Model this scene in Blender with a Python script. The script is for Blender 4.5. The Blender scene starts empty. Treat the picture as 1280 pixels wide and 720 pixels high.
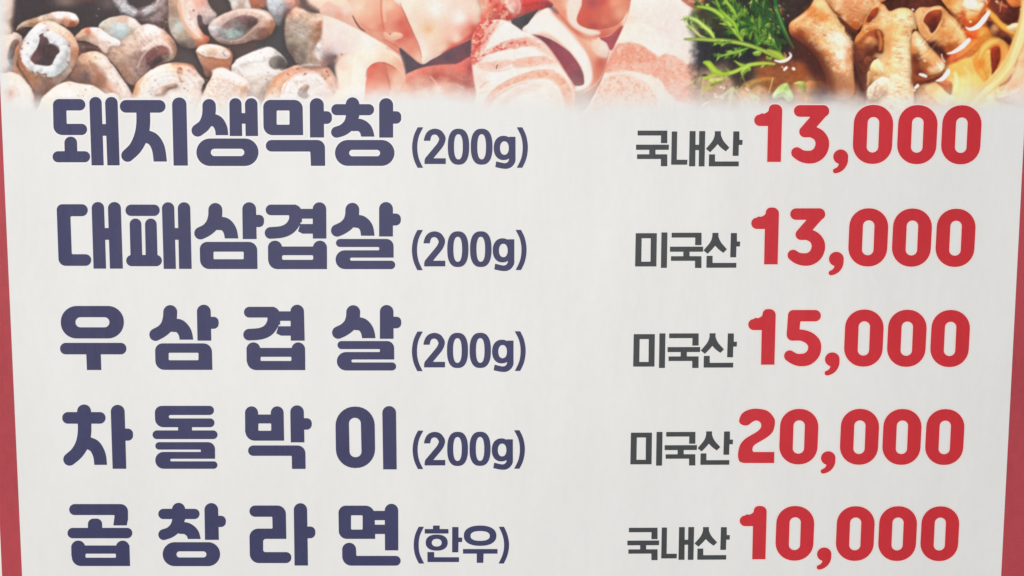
import bpy, math, random
import numpy as np
from mathutils import Vector

# ---------------------------------------------------------------- camera, world, lamp, exposure
scene = bpy.context.scene
cam_data = bpy.data.cameras.new('camera'); cam = bpy.data.objects.new('camera', cam_data)
scene.collection.objects.link(cam); scene.camera = cam
cam.location = (-0.03260, -1.78274, 0.24656)
cam.rotation_euler = (math.radians(82.12698), math.radians(-0.19759), math.radians(-1.02041))
cam_data.sensor_width = 36.0; cam_data.lens = 1800.0 / 1280.0 * 36.0
cam_data.clip_start = 0.05; cam_data.clip_end = 60.0

world = bpy.data.worlds.new('World'); scene.world = world; world.use_nodes = True
bg = world.node_tree.nodes['Background']
bg.inputs['Color'].default_value = (0.950, 0.972, 1.0, 1); bg.inputs['Strength'].default_value = 0.47   # soft even daylight in the shade

lamp_data = bpy.data.lights.new('soft_lamp', 'AREA'); lamp = bpy.data.objects.new('soft_lamp', lamp_data)
scene.collection.objects.link(lamp)
lamp_data.shape = 'RECTANGLE'; lamp_data.size = 1.8; lamp_data.size_y = 1.8; lamp_data.energy = 37.0; lamp_data.color = (1.0, 0.965, 0.935)
lamp.location = (-0.42, -2.3, 0.28)
lamp.rotation_euler = (Vector((-0.15, 0, 0.0)) - Vector(lamp.location)).to_track_quat('-Z', 'Y').to_euler()

vs = scene.view_settings
vs.view_transform = 'Standard'; vs.look = 'None'; vs.exposure = 0.0; vs.gamma = 1.0; vs.use_curve_mapping = False

# ---------------------------------------------------------------- helpers
COL = scene.collection
def empty(name, parent=None, loc=(0, 0, 0)):
    o = bpy.data.objects.new(name, None); COL.objects.link(o); o.empty_display_size = 0.05
    o.location = loc
    if parent: o.parent = parent
    return o
def put(name, mesh, mat, parent=None, loc=(0, 0, 0), scale=(1, 1, 1)):
    o = bpy.data.objects.new(name, mesh); COL.objects.link(o)
    if mat and not mesh.materials: mesh.materials.append(mat)
    o.location = loc; o.scale = scale
    if parent: o.parent = parent
    return o
def srgb(c):
    c = np.asarray(c, float) / 255.0
    return np.where(c <= 0.04045, c / 12.92, ((c + 0.055) / 1.055) ** 2.4)

# Flat survey of the banner face: a 3 x 3 rectification from traced print coordinates to metres on the face (X right, Z up).
HM = np.array([[9.67215822e-04, 3.36721522e-06, -6.20230324e-01], [9.53076384e-07, -9.76264634e-04, 3.50845300e-01], [-9.66032947e-06, -7.43261548e-05, 1.0]])
HI = np.linalg.inv(HM)
def face(P):
    P = np.asarray(P, float); q = np.c_[P, np.ones(len(P))] @ HM.T
    return q[:, :2] / q[:, 2:]
def unface(X, Z):
    q = np.stack([X, Z, np.ones_like(X)], -1) @ HI.T
    return q[..., 0] / q[..., 2], q[..., 1] / q[..., 2]

# ---------------------------------------------------------------- materials
def vinyl(name, rgb, rough=0.40, spec=0.22, mottling=0.055, ink_attr=False, ink_noise=0.0):
    m = bpy.data.materials.new(name); m.use_nodes = True; nt = m.node_tree; N = nt.nodes; L = nt.links
    b = N['Principled BSDF']; b.inputs['Roughness'].default_value = rough; b.inputs['Specular IOR Level'].default_value = spec
    geo = N.new('ShaderNodeNewGeometry')
    def noise(scale, vec_scale, detail=4):
        mp = N.new('ShaderNodeMapping'); mp.inputs['Scale'].default_value = vec_scale; L.new(geo.outputs['Position'], mp.inputs['Vector'])
        n = N.new('ShaderNodeTexNoise'); n.inputs['Scale'].default_value = scale; n.inputs['Detail'].default_value = detail; L.new(mp.outputs[0], n.inputs['Vector']); return n
    n1 = noise(9, (1.5, 1, 0.55), 5); n2 = noise(90, (1.2, 1, 0.6), 3); n3 = noise(900, (1, 1, 1), 1)
    add = N.new('ShaderNodeMath'); add.operation = 'MULTIPLY_ADD'; L.new(n2.outputs['Fac'], add.inputs[0]); add.inputs[1].default_value = 0.5; L.new(n1.outputs['Fac'], add.inputs[2])
    add2 = N.new('ShaderNodeMath'); add2.operation = 'MULTIPLY_ADD'; L.new(n3.outputs['Fac'], add2.inputs[0]); add2.inputs[1].default_value = 0.45 + ink_noise; L.new(add.outputs[0], add2.inputs[2])
    mr = N.new('ShaderNodeMapRange'); L.new(add2.outputs[0], mr.inputs['Value'])
    mr.inputs['From Min'].default_value = 0.5; mr.inputs['From Max'].default_value = 1.5; mr.inputs['To Min'].default_value = 1 - mottling * (1 + 3 * ink_noise); mr.inputs['To Max'].default_value = 1 + mottling * (1 + 3 * ink_noise)
    base = N.new('ShaderNodeRGB'); base.outputs[0].default_value = tuple(rgb) + (1,)
    col = base.outputs[0]
    if ink_attr:
        at = N.new('ShaderNodeVertexColor'); at.layer_name = 'ink'
        mx = N.new('ShaderNodeMix'); mx.data_type = 'RGBA'; L.new(at.outputs['Alpha'], mx.inputs[0]); L.new(col, mx.inputs[6]); L.new(at.outputs['Color'], mx.inputs[7]); col = mx.outputs[2]
    vm = N.new('ShaderNodeVectorMath'); vm.operation = 'SCALE'; L.new(col, vm.inputs[0]); L.new(mr.outputs[0], vm.inputs['Scale']); L.new(vm.outputs[0], b.inputs['Base Color'])
    bp = N.new('ShaderNodeBump'); bp.inputs['Strength'].default_value = 0.75; bp.inputs['Distance'].default_value = 0.004
    L.new(n1.outputs['Fac'], bp.inputs['Height']); L.new(bp.outputs[0], b.inputs['Normal'])
    return m
PAPER = (0.800, 0.796, 0.776)
M_paper = vinyl('white_vinyl', PAPER)
M_photo = vinyl('photo_print', PAPER, ink_attr=True)
M_navy = vinyl('navy_ink', (0.041, 0.042, 0.108), mottling=0.09, ink_noise=0.5)
M_grey = vinyl('grey_ink', (0.051, 0.055, 0.058), mottling=0.08, ink_noise=0.5)
M_red = vinyl('red_ink', (0.565, 0.026, 0.037), mottling=0.06, ink_noise=0.4)
M_border = vinyl('border_red_ink', (0.385, 0.050, 0.062), mottling=0.10, ink_noise=0.6)
M_outline = vinyl('white_outline_ink', (0.84, 0.815, 0.80), mottling=0.02)
M_pink = vinyl('pale_pink_outline_ink', (0.87, 0.725, 0.675), mottling=0.02)
M_back = vinyl('pale_wall_paint', (0.62, 0.61, 0.58), rough=0.8, spec=0.2, mottling=0.06)

# ---------------------------------------------------------------- printed food photographs (ink colours)
# The upper strip of the banner carries a printed photograph.  Its ink is computed here as a colour per point
# of a fine flat sheet: every printed morsel is an outline with a few ink colours that blend inside it.
PSTEP = 0.8
PX0, PX1, PY0, PY1 = -34.0, 1314.0, -8.0, 152.0
pxs = np.arange(PX0, PX1 + 1e-6, PSTEP); pys = np.arange(PY0, PY1 + 1e-6, PSTEP)
GX, GY = np.meshgrid(pxs, pys)
INK = np.zeros(GX.shape + (3,), np.float32)
nrng = np.random.RandomState(7)

def vnoise(X, Y, s, seed=0, ax=1.0):
    r = np.random.RandomState(seed + 11); t = r.rand(64, 64).astype(np.float32)
    u = X / (s * ax) + 900.3; v = Y / s + 900.7
    i = np.floor(u).astype(int); j = np.floor(v).astype(int)
    fu = u - i; fv = v - j
    fu = fu * fu * (3 - 2 * fu); fv = fv * fv * (3 - 2 * fv)
    a = t[j % 64, i % 64]; b = t[j % 64, (i + 1) % 64]; c = t[(j + 1) % 64, i % 64]; d = t[(j + 1) % 64, (i + 1) % 64]
    return (a * (1 - fu) + b * fu) * (1 - fv) + (c * (1 - fu) + d * fu) * fv

def fbm(X, Y, s, seed=0, ax=1.0, oct=3):
    o = 0; amp = 0.5
    for k in range(oct):
        o = o + amp * (vnoise(X, Y, s / 2 ** k, seed + 17 * k, ax) - 0.5); amp *= 0.6
    return o * 2

def spline(pts, closed=True, n=6):
    P = np.array([p[:2] for p in pts], float); m = len(P); out = []
    rng = range(m if closed else m - 1)
    for k in rng:
        if closed: p0, p1, p2, p3 = P[k - 1], P[k], P[(k + 1) % m], P[(k + 2) % m]
        else: p0, p1, p2, p3 = P[max(k - 1, 0)], P[k], P[k + 1], P[min(k + 2, m - 1)]
        for t in np.arange(n) / n:
            out.append(0.5 * (2 * p1 + (p2 - p0) * t + (2 * p0 - 5 * p1 + 4 * p2 - p3) * t * t + (3 * p1 - p0 - 3 * p2 + p3) * t ** 3))
    if not closed: out.append(P[-1])
    return np.array(out)

def poly_sdf(X, Y, P):
    d2 = np.full(X.shape, 1e18); ins = np.zeros(X.shape, bool); n = len(P)
    for k in range(n):
        ax_, ay_ = P[k]; bx_, by_ = P[(k + 1) % n]
        ex, ey = bx_ - ax_, by_ - ay_; L = ex * ex + ey * ey
        if L < 1e-12: continue
        t = np.clip(((X - ax_) * ex + (Y - ay_) * ey) / L, 0, 1)
        d2 = np.minimum(d2, (X - ax_ - t * ex) ** 2 + (Y - ay_ - t * ey) ** 2)
        if ay_ != by_:
            c = ((ay_ > Y) != (by_ > Y)) & (X < (bx_ - ax_) * (Y - ay_) / (by_ - ay_) + ax_)
            ins ^= c
    d = np.sqrt(d2)
    return np.where(ins, -d, d)

def stroke_sdf(X, Y, P, W):
    best = np.full(X.shape, 1e9)
    for k in range(len(P) - 1):
        ax_, ay_ = P[k]; ex, ey = P[k + 1] - P[k]; L = ex * ex + ey * ey + 1e-12
        t = np.clip(((X - ax_) * ex + (Y - ay_) * ey) / L, 0, 1)
        d = np.hypot(X - ax_ - t * ex, Y - ay_ - t * ey) - 0.5 * (W[k] + (W[k + 1] - W[k]) * t)
        best = np.minimum(best, d)
    return best

def win(P, m):
    x0, y0 = P.min(0) - m; x1, y1 = P.max(0) + m
    i0 = max(int((x0 - PX0) / PSTEP), 0); i1 = min(int((x1 - PX0) / PSTEP) + 2, len(pxs))
    j0 = max(int((y0 - PY0) / PSTEP), 0); j1 = min(int((y1 - PY0) / PSTEP) + 2, len(pys))
    return slice(j0, max(j1, j0)), slice(i0, max(i1, i0))

def blendcols(X, Y, cols, p=4.2):
    num = 0; den = 0
    for c in cols:
        w = 1.0 / ((X - c[0]) ** 2 + (Y - c[1]) ** 2 + 9.0) ** (p / 2)
        num = num + w[..., None] * np.array(c[2:5], np.float32); den = den + w
    return num / den[..., None]

def lay(sl, col, a):
    INK[sl] = INK[sl] * (1 - a[..., None]) + col * a[..., None]

def blob(pts, cols, f=1.2, tex=10, ts=5, ax=1.0, rim=0, rw=4, rc=(90, 70, 65), op=1.0, smooth=True, wob=0.8, seed=None, rel=None, dome=None, dw=9.0, p=4.0, shadow=None):
    P = spline(pts) if smooth else np.array(pts, float)
    sl = win(P, 3 * f + 9); X, Y = GX[sl], GY[sl]
    if X.size == 0: return
    sd = seed if seed is not None else int(abs(P[0, 0] * 7 + P[0, 1] * 13)) % 9973
    d = poly_sdf(X + wob * fbm(X, Y, 7, sd), Y + wob * fbm(X, Y, 7, sd + 5), P)
    a = np.clip(0.5 - d / (2 * f), 0, 1); a = a * a * (3 - 2 * a) * op
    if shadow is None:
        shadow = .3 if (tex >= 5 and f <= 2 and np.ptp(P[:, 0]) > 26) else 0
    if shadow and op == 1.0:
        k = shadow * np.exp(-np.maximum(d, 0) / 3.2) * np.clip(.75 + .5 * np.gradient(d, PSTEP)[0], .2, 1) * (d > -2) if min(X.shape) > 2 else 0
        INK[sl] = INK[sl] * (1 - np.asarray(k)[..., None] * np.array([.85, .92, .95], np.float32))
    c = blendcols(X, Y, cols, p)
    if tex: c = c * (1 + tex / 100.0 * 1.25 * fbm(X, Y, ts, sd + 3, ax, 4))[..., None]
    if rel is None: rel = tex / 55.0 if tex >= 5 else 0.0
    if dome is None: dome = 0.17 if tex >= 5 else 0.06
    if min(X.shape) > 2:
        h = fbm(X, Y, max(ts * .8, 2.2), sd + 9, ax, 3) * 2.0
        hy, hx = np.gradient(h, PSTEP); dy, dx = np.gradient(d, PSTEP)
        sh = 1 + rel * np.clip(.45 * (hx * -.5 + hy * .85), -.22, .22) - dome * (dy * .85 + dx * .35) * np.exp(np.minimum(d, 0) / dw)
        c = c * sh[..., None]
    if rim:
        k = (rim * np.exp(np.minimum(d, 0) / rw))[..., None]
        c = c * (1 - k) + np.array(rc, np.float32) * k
    lay(sl, c, a)

def line(pts, col, w=1.5, f=0.7, op=1.0, col2=None):
    P = spline(pts, False, 5); W = np.interp(np.linspace(0, 1, len(P)), np.linspace(0, 1, len(pts)), [p[2] if len(p) > 2 else w for p in pts])
    sl = win(P, max(W) + 3 * f + 2); X, Y = GX[sl], GY[sl]
    if X.size == 0: return
    d = stroke_sdf(X, Y, P, W)
    a = np.clip(0.5 - d / (2 * f), 0, 1) * op
    c = np.broadcast_to(np.array(col, np.float32), X.shape + (3,))
    if col2 is not None:
        k = np.clip(-d / (0.5 * max(W)), 0, 1)[..., None]; c = c * (1 - k) + np.array(col2, np.float32) * k
    lay(sl, c, a)

def glow(x, y, rx, ry, col, op=0.6):
    P = np.array([[x - rx * 2, y - ry * 2], [x + rx * 2, y + ry * 2]]); sl = win(P, 1); X, Y = GX[sl], GY[sl]
    if X.size == 0: return
    a = op * np.exp(-((X - x) / rx) ** 2 - ((Y - y) / ry) ** 2)
    lay(sl, np.broadcast_to(np.array(col, np.float32), X.shape + (3,)), a)

def specks(lst, col, r=1.0, op=0.8):
    for x, y in lst: line([(x - 0.5, y - 0.3), (x + 0.5, y + 0.3)], col, w=2 * r, f=0.7, op=op)

def marble(x0, y0, x1, y1, col, s, thr, seed, op=0.9, ax=1.0, mask=None):
    P = np.array([[x0, y0], [x1, y1]], float); sl = win(P, 1); X, Y = GX[sl], GY[sl]
    n = fbm(X, Y, s, seed, ax, 4)
    a = np.clip((n - thr) / 0.4, 0, 1) ** .8 * op
    if mask is not None: a = a * np.clip(0.5 - poly_sdf(X, Y, spline(mask)) / 3.0, 0, 1)
    lay(sl, np.broadcast_to(np.array(col, np.float32), X.shape + (3,)), a)

def polar(cx, cy, rx, ry, rot, amp, pts, k=5, rs=3.5, seed=0, tint=None):
    P = spline(pts); sl = win(P, 2); X, Y = GX[sl], GY[sl]
    if X.size == 0: return
    c, s_ = math.cos(rot), math.sin(rot); u = ((X - cx) * c + (Y - cy) * s_) / rx; v = (-(X - cx) * s_ + (Y - cy) * c) / ry
    r = np.hypot(u, v); t = np.arctan2(v, u); m = np.clip(.5 - poly_sdf(X, Y, P) / 2.5, 0, 1)
    n = fbm(np.cos(t) * k + r * .6, np.sin(t) * k + r * .4, 1.0, seed, 1, 3) * .9 + fbm(r * rx, t * 4, rs, seed + 5, 1, 2) * .8
    m = m * np.clip((r - .3) / .35, 0, 1); amp = amp * .6
    INK[sl] *= (1 + amp * n * m)[..., None]
    if tint is not None:
        a = m * np.clip((n - .12) / .4, 0, 1) * .4; lay(sl, np.broadcast_to(np.array(tint, np.float32), X.shape + (3,)), a)

def paint_all():
    # ---------------- left: grilled rings
    INK[:] = blendcols(GX, GY, [(30, 8, 70, 71, 76), (110, 25, 70, 70, 74), (170, 10, 74, 74, 78), (235, 70, 84, 84, 86), (340, 50, 76, 82, 86),
        (250, 20, 82, 80, 80), (60, 110, 140, 122, 112), (300, 60, 88, 82, 82), (200, 28, 92, 84, 86), (310, 5, 78, 82, 84), (390, 5, 112, 100, 96)])
    blob([(-30, -10), (14, -10), (17, 10), (15, 30), (12, 45), (-30, 45)], [(3, 8, 222, 208, 196), (12, 20, 205, 190, 178), (16, 25, 150, 128, 112), (4, 35, 226, 208, 198)], f=4, tex=4)
    glow(82, 1, 14, 7, (140, 128, 120), .8); glow(105, -2, 16, 5, (120, 88, 86), .6); glow(135, 4, 10, 8, (130, 120, 122), .5)
    blob([(138, -8), (152, -8), (158, 4), (170, 12), (178, 12), (192, 4), (197, -8), (208, -8), (205, 6), (195, 14), (184, 19), (177, 22), (170, 23), (158, 18), (148, 10)],
         [(146, 2, 170, 168, 172), (154, 8, 190, 196, 202), (166, 17, 178, 184, 188), (173, 20, 120, 108, 110), (185, 14, 176, 178, 180), (200, 3, 170, 160, 158)], f=3.4, tex=14, wob=3)
    blob([(150, 18), (170, 25), (190, 20), (208, 6), (214, 14), (212, 34), (200, 36), (185, 28), (165, 24)], [(170, 24, 108, 96, 98), (195, 22, 132, 120, 122), (208, 20, 112, 100, 98), (200, 32, 100, 90, 90)], f=3, tex=16, ts=4)
    glow(206, 10, 5, 7, (168, 150, 148), .5)
    blob([(20, 38), (26, 29), (38, 24), (50, 20), (62, 16), (75, 14.5), (90, 16), (97, 21), (99, 27), (95, 32.5), (86, 34), (74, 30), (56, 32), (40, 34), (30, 34)],
         [(75, 19, 236, 224, 214), (93, 20, 246, 240, 236), (90, 31, 160, 98, 74), (82, 29, 200, 150, 126), (55, 22, 198, 182, 164), (62, 26, 178, 158, 140), (30, 29, 186, 166, 146), (40, 28, 170, 140, 112)], tex=10, ts=4)
    glow(28, 37, 6, 3, (96, 84, 82), .7)
    # mass in the middle
    blob([(123, 34), (133, 24), (147, 20), (160, 20), (172, 27), (180, 40), (160, 56), (140, 52)],
         [(132, 27, 192, 190, 176), (150, 34, 184, 204, 206), (156, 40, 178, 202, 202), (152, 23, 190, 166, 150), (168, 28, 226, 214, 206), (166, 42, 196, 184, 170)], tex=6)
    blob([(122, 60), (140, 56), (152, 50), (164, 42), (176, 32), (187, 30), (205, 38), (217, 50), (221, 63), (217, 74), (205, 79), (192, 86), (180, 95), (172, 106), (160, 104), (148, 88), (136, 74)],
         [(190, 36, 242, 232, 226), (172, 35, 222, 206, 196), (165, 48, 200, 184, 168), (208, 49, 218, 180, 158), (214, 62, 190, 160, 144), (203, 60, 140, 104, 98), (186, 67, 120, 92, 92), (176, 76, 150, 126, 120), (168, 86, 168, 148, 140),
          (200, 53, 236, 222, 214), (185, 58, 214, 196, 186), (150, 66, 192, 168, 148), (158, 88, 168, 142, 126), (192, 76, 110, 96, 98), (207, 72, 158, 146, 136), (160, 56, 206, 186, 172)], tex=12, ts=5, rim=.25, rw=3)
    line([(178, 62, 3), (188, 55, 4), (198, 52.5, 5), (208, 55, 3)], (238, 222, 214), op=.8, f=1.6)
    line([(170, 88, 2), (177, 74, 4), (186, 65, 5), (198, 59, 6), (208, 60, 3)], (112, 82, 82), op=.7, f=2.5)
    line([(186, 84, 3), (194, 74, 6), (206, 68, 4)], (96, 86, 90), op=.5, f=3); glow(212, 70, 4, 5, (170, 160, 148), .5)
    blob([(93, 47), (99, 40), (104, 36), (115, 34), (125, 36), (140, 46), (150, 51), (149, 57), (138, 58), (134, 66), (128, 64), (122, 58), (108, 52), (98, 51)],
         [(110, 38, 178, 104, 80), (106, 36, 210, 160, 136), (116, 36, 240, 226, 220), (127, 44, 242, 234, 230), (142, 51, 240, 234, 230), (104, 45, 190, 166, 146), (118, 50, 208, 182, 164), (130, 60, 226, 206, 194)], tex=9, ts=4)
    blob([(97, 54), (112, 55), (124, 60), (126, 66), (112, 66), (100, 72), (95, 62)], [(110, 60, 96, 80, 80), (102, 64, 110, 92, 88)], f=2.5, tex=10)
    # tube under it
    blob([(88, 96), (90, 82), (96, 72), (105, 66), (118, 64), (130, 68), (140, 80), (152, 97), (162, 112), (182, 150), (165, 156), (133, 118), (110, 106), (94, 102)],
         [(118, 68, 226, 202, 176), (105, 72, 206, 172, 146), (128, 76, 232, 216, 204), (142, 92, 236, 222, 212), (156, 114, 234, 216, 206), (98, 86, 150, 122, 112), (106, 96, 124, 104, 102), (116, 86, 178, 146, 126), (124, 100, 160, 122, 104), (140, 118, 222, 196, 182), (95, 95, 132, 112, 106)], tex=9, ts=4, rim=.18)
    line([(112, 78, 3), (122, 92, 4), (130, 104, 4), (140, 116, 3)], (172, 118, 92), op=.55, f=1.6); line([(133, 104, 3), (144, 118, 3)], (210, 160, 124), op=.6, f=1.4)
    specks([(126, 73), (119, 71), (138, 84)], (150, 120, 105), .8, .5)
    # ring with the star-shaped opening
    blob([(33, 45), (44, 32), (57, 26), (74, 30), (89, 41), (97, 54), (98, 68), (91, 86), (80, 100), (68, 110), (52, 118), (42, 112), (34, 98), (23, 81), (20, 66), (25, 53)],
         [(60, 29, 236, 212, 194), (78, 36, 232, 206, 184), (92, 52, 226, 190, 164), (96, 66, 208, 156, 124), (88, 84, 208, 190, 176), (76, 98, 176, 160, 148), (58, 108, 146, 122, 110), (40, 98, 176, 138, 112), (24, 76, 196, 142, 110), (24, 60, 214, 178, 156), (32, 90, 192, 144, 114), (80, 88, 196, 188, 178)], tex=8, ts=4, rim=.15)
    blob([(29, 52), (38, 38), (50, 30), (58, 32), (63, 40), (72, 43), (82, 50), (88, 62), (87, 76), (80, 88), (68, 96), (54, 95), (40, 88), (28, 78), (25, 64)],
         [(50, 34, 226, 224, 222), (36, 46, 208, 212, 214), (30, 60, 232, 228, 226), (44, 54, 206, 214, 218), (80, 56, 186, 200, 206), (76, 72, 196, 206, 210), (84, 70, 206, 202, 196), (60, 90, 214, 218, 216), (68, 94, 196, 212, 214), (40, 82, 222, 222, 220), (70, 50, 192, 204, 210), (56, 40, 214, 194, 190), (82, 84, 190, 202, 200)], f=1.5, tex=7, ts=4)
    line([(41, 42, 2), (43, 52, 3), (40, 60, 3), (33, 68, 3), (31, 74, 2)], (160, 168, 178), op=.55, f=1.3); line([(76, 54, 2), (82, 62, 3), (81, 74, 3), (74, 84, 2)], (150, 164, 172), op=.5, f=1.4)
    line([(27, 60, 2), (27, 70, 2), (31, 80, 2), (42, 88, 2)], (238, 230, 226), op=.6, f=1.2)
    for (x, y, r) in ((47, 40, 6), (55, 38, 5.5), (63, 45, 6.5), (70, 49, 6.5), (77, 55, 6.5), (80, 63, 6.5), (76, 71, 6.5), (71, 79, 6.5), (65, 87, 6), (56, 89, 6), (47, 87, 6), (38, 83, 6), (34, 75, 6), (38, 66, 6.5), (43, 57, 6.5), (45, 48, 6)):
        w_ = 2 * math.pi * np.arange(8) / 8
        blob([(x + r * math.cos(q), y + r * math.sin(q)) for q in w_], [(x - 1, y - 2, 226, 230, 232), (x + 2, y + 3, 188, 200, 206)], f=2.2, tex=4, ts=4, op=.75, dome=.12, dw=3, wob=1.2)
    blob([(51, 43), (56, 46), (60, 49), (62, 54), (68, 55), (74, 59), (75, 65), (70, 70), (67, 77), (63, 82), (54, 82), (46, 81), (40, 77), (37, 72), (42, 65), (47, 58), (49, 51)],
         [(52, 47, 96, 84, 88), (58, 62, 80, 74, 78), (44, 73, 98, 80, 84), (62, 76, 78, 74, 78), (55, 80, 76, 74, 78)], f=1.1, tex=5, shadow=0, dome=0)
    line([(49, 46, 1), (46, 58, 1.6), (40, 68, 1.6), (37, 76, 1.4), (44, 83, 1.2), (56, 84.5, 1.2), (65, 82, 1.4), (70, 72, 1.4), (75, 65, 1.4), (72, 58, 1.2), (63, 53, 1), (60, 47, 1)], (238, 240, 240), op=.55, f=1.1)
    specks([(35, 54), (60, 38), (86, 57), (45.5, 97), (27, 61), (26, 73), (85, 78), (41, 90)], (110, 88, 84), .9, .75); line([(46, 90, 1.5), (51, 93, 2), (57, 93, 3), (57.5, 95, 2)], (124, 96, 78), op=.8)
    line([(50, 45, 3), (53, 43, 3)], (90, 80, 84), op=.9)
    # small ring and pale disc at the left edge
    blob([(-30, 44), (10, 43), (18, 40), (26, 44), (28, 52), (22, 70), (18, 88), (6, 90), (-30, 90)], [(14, 45, 226, 206, 192), (24, 47, 206, 184, 170), (5, 55, 228, 206, 194), (5, 80, 222, 208, 200), (16, 85, 176, 178, 178)], tex=7, rim=.15)
    blob([(11, 62), (15, 52), (22, 49), (25, 56), (20, 70), (18, 82), (13, 80), (9, 72)], [(18, 58, 118, 102, 96), (15, 68, 112, 110, 112), (16, 78, 140, 146, 150)], f=1.8, tex=9)
    blob([(20, 60), (26, 56), (22, 68), (20, 80), (28, 96), (24, 98), (17, 88)], [(21, 70, 186, 134, 104), (24, 92, 176, 134, 110)], f=1.6, tex=6)
    blob([(-30, 92), (4, 91), (13, 89.5), (25, 94), (36, 106), (42, 118), (43, 128), (40, 156), (-30, 156)], [(20, 96, 236, 218, 206), (30, 112, 238, 226, 218), (12, 104, 238, 228, 220), (13, 117, 222, 200, 190), (25, 130, 240, 232, 226), (4, 100, 236, 222, 214)], tex=4, rim=.12, rw=2)
    glow(13, 117, 3, 4, (186, 150, 136), .7); line([(7, 112, 1.5), (14, 108, 1.5), (22, 112, 1.5), (24, 120, 1.5)], (214, 192, 182), op=.6)
    glow(48, 122, 6, 18, (138, 120, 116), .75)
    blob([(50, 130), (54, 121), (64, 112), (75, 105), (86, 102), (98, 104), (112, 106), (122, 110), (132, 117), (142, 116), (150, 124), (150, 156), (48, 156)],
         [(62, 120, 236, 218, 202), (86, 104, 226, 212, 200), (100, 110, 222, 214, 206), (118, 114, 232, 222, 212), (86, 118, 240, 234, 228), (130, 122, 236, 224, 214)], tex=7, ts=4, rim=.12, rw=2)
    specks([(84, 104), (87, 105), (107, 112), (98, 120), (104, 120)], (170, 140, 120), .8, .6)
    # ring face centre
    blob([(166, 124), (169, 107), (178, 96), (193, 85), (209, 79), (228, 79), (240, 82), (248, 91), (256, 102), (252, 112), (250, 156), (170, 156)],
         [(169, 112, 226, 182, 142), (176, 100, 230, 204, 180), (190, 90, 232, 220, 210), (208, 81, 234, 210, 190), (225, 80, 226, 186, 156), (242, 86, 212, 188, 176), (190, 108, 226, 224, 220), (206, 96, 222, 220, 218), (236, 104, 224, 224, 220), (246, 108, 226, 214, 206), (205, 122, 238, 228, 222), (180, 116, 236, 228, 220)], tex=6, ts=4, rim=.12, rw=2)
    line([(215, 80, 2), (228, 80, 3), (238, 82, 4), (243, 86, 3)], (176, 118, 88), op=.6, f=1.3)
    blob([(194, 118), (200, 110), (208, 107), (220, 104), (222, 109), (212, 112), (206, 118), (198, 120)], [(200, 114, 196, 176, 166), (210, 109, 150, 126, 112), (206, 116, 162, 138, 124)], f=1.4, tex=10)
    blob([(221, 88), (226, 84), (229, 90), (226, 98), (230, 102), (226, 103), (223, 96)], [(225, 88, 150, 104, 82), (227, 100, 160, 120, 98), (224, 94, 196, 168, 150)], f=1.2, tex=10)
    specks([(231, 110.5), (226, 101), (236, 88)], (150, 118, 100), 1.1, .7); glow(228, 97, 4, 5, (228, 196, 170), .5)
    # folded ring, long ring, small tube at the top right
    blob([(213, -8), (211, 14), (211, 34), (219, 50), (231, 60), (245, 60), (258, 55), (262, 48), (256, 42), (250, 34), (262, 30), (271, 20), (262, 8), (252, -8)],
         [(218, 14, 150, 132, 118), (216, 30, 160, 152, 140), (222, 34, 186, 194, 188), (230, 44, 172, 160, 142), (238, 54, 132, 124, 116), (226, 10, 196, 160, 128), (252, 50, 206, 126, 96), (259, 49, 204, 120, 96), (246, 44, 224, 176, 150), (238, 8, 222, 204, 196), (240, 28, 220, 204, 198), (262, 18, 196, 180, 176), (246, 2, 214, 164, 148), (260, 26, 176, 164, 162), (230, 58, 100, 94, 92)], f=1.8, tex=8)
    line([(228, -4, 6), (227, 8, 9), (232, 22, 10), (240, 34, 10), (247, 44, 7), (254, 50, 4)], (230, 214, 206), op=.75, f=2); line([(225, 4, 2), (226, 18, 3), (231, 30, 3), (240, 42, 3), (250, 51, 3)], (216, 160, 126), op=.75, f=1.5)
    specks([(242, 13), (238, 24)], (120, 90, 88), 1, .7); glow(222, 33, 5, 5, (190, 204, 200), .6); glow(256, 50, 4, 4, (214, 120, 92), .7)
    blob([(247, 19), (252, 20), (254, 28), (259, 33), (262, 42), (257, 44), (250, 36), (247, 27)], [(250, 24, 92, 82, 84), (257, 36, 78, 70, 72)], f=1.3, tex=5)
    blob([(284, -8), (313, -8), (314, 4), (312, 14), (292, 14), (288, 4)], [(292, 2, 206, 208, 204), (302, 5, 186, 170, 156), (310, 6, 222, 222, 218)], f=2, tex=6)
    blob([(312, -8), (340, -8), (334, 6), (322, 12), (314, 9)], [(320, 3, 172, 112, 90), (330, 3, 166, 120, 104)], f=2.2, tex=10)
    blob([(334, 4), (340, -8), (374, -8), (374, 6), (368, 14), (356, 18), (350, 30), (344, 30), (338, 18)], [(345, 6, 184, 196, 202), (352, 12, 170, 176, 182), (366, 3, 212, 166, 152), (347, 24, 136, 142, 146), (358, 16, 134, 116, 116), (372, 4, 176, 124, 108)], f=2.4, tex=10, ts=4)
    blob([(260, 36), (266, 25), (280, 17), (298, 11), (320, 10.5), (335, 15), (343, 25), (344, 34), (338, 44), (328, 50), (318, 50), (300, 55), (280, 55), (268, 49)],
         [(268, 36, 196, 198, 200), (276, 24, 196, 176, 166), (300, 14, 206, 184, 172), (322, 15, 228, 204, 190), (334, 20, 226, 202, 188), (340, 32, 178, 134, 112), (330, 42, 138, 106, 98), (312, 46, 168, 146, 136), (290, 53, 178, 160, 152), (272, 47, 184, 174, 172), (322, 28, 196, 170, 158)], f=1.4, tex=8, rim=.2)
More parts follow.
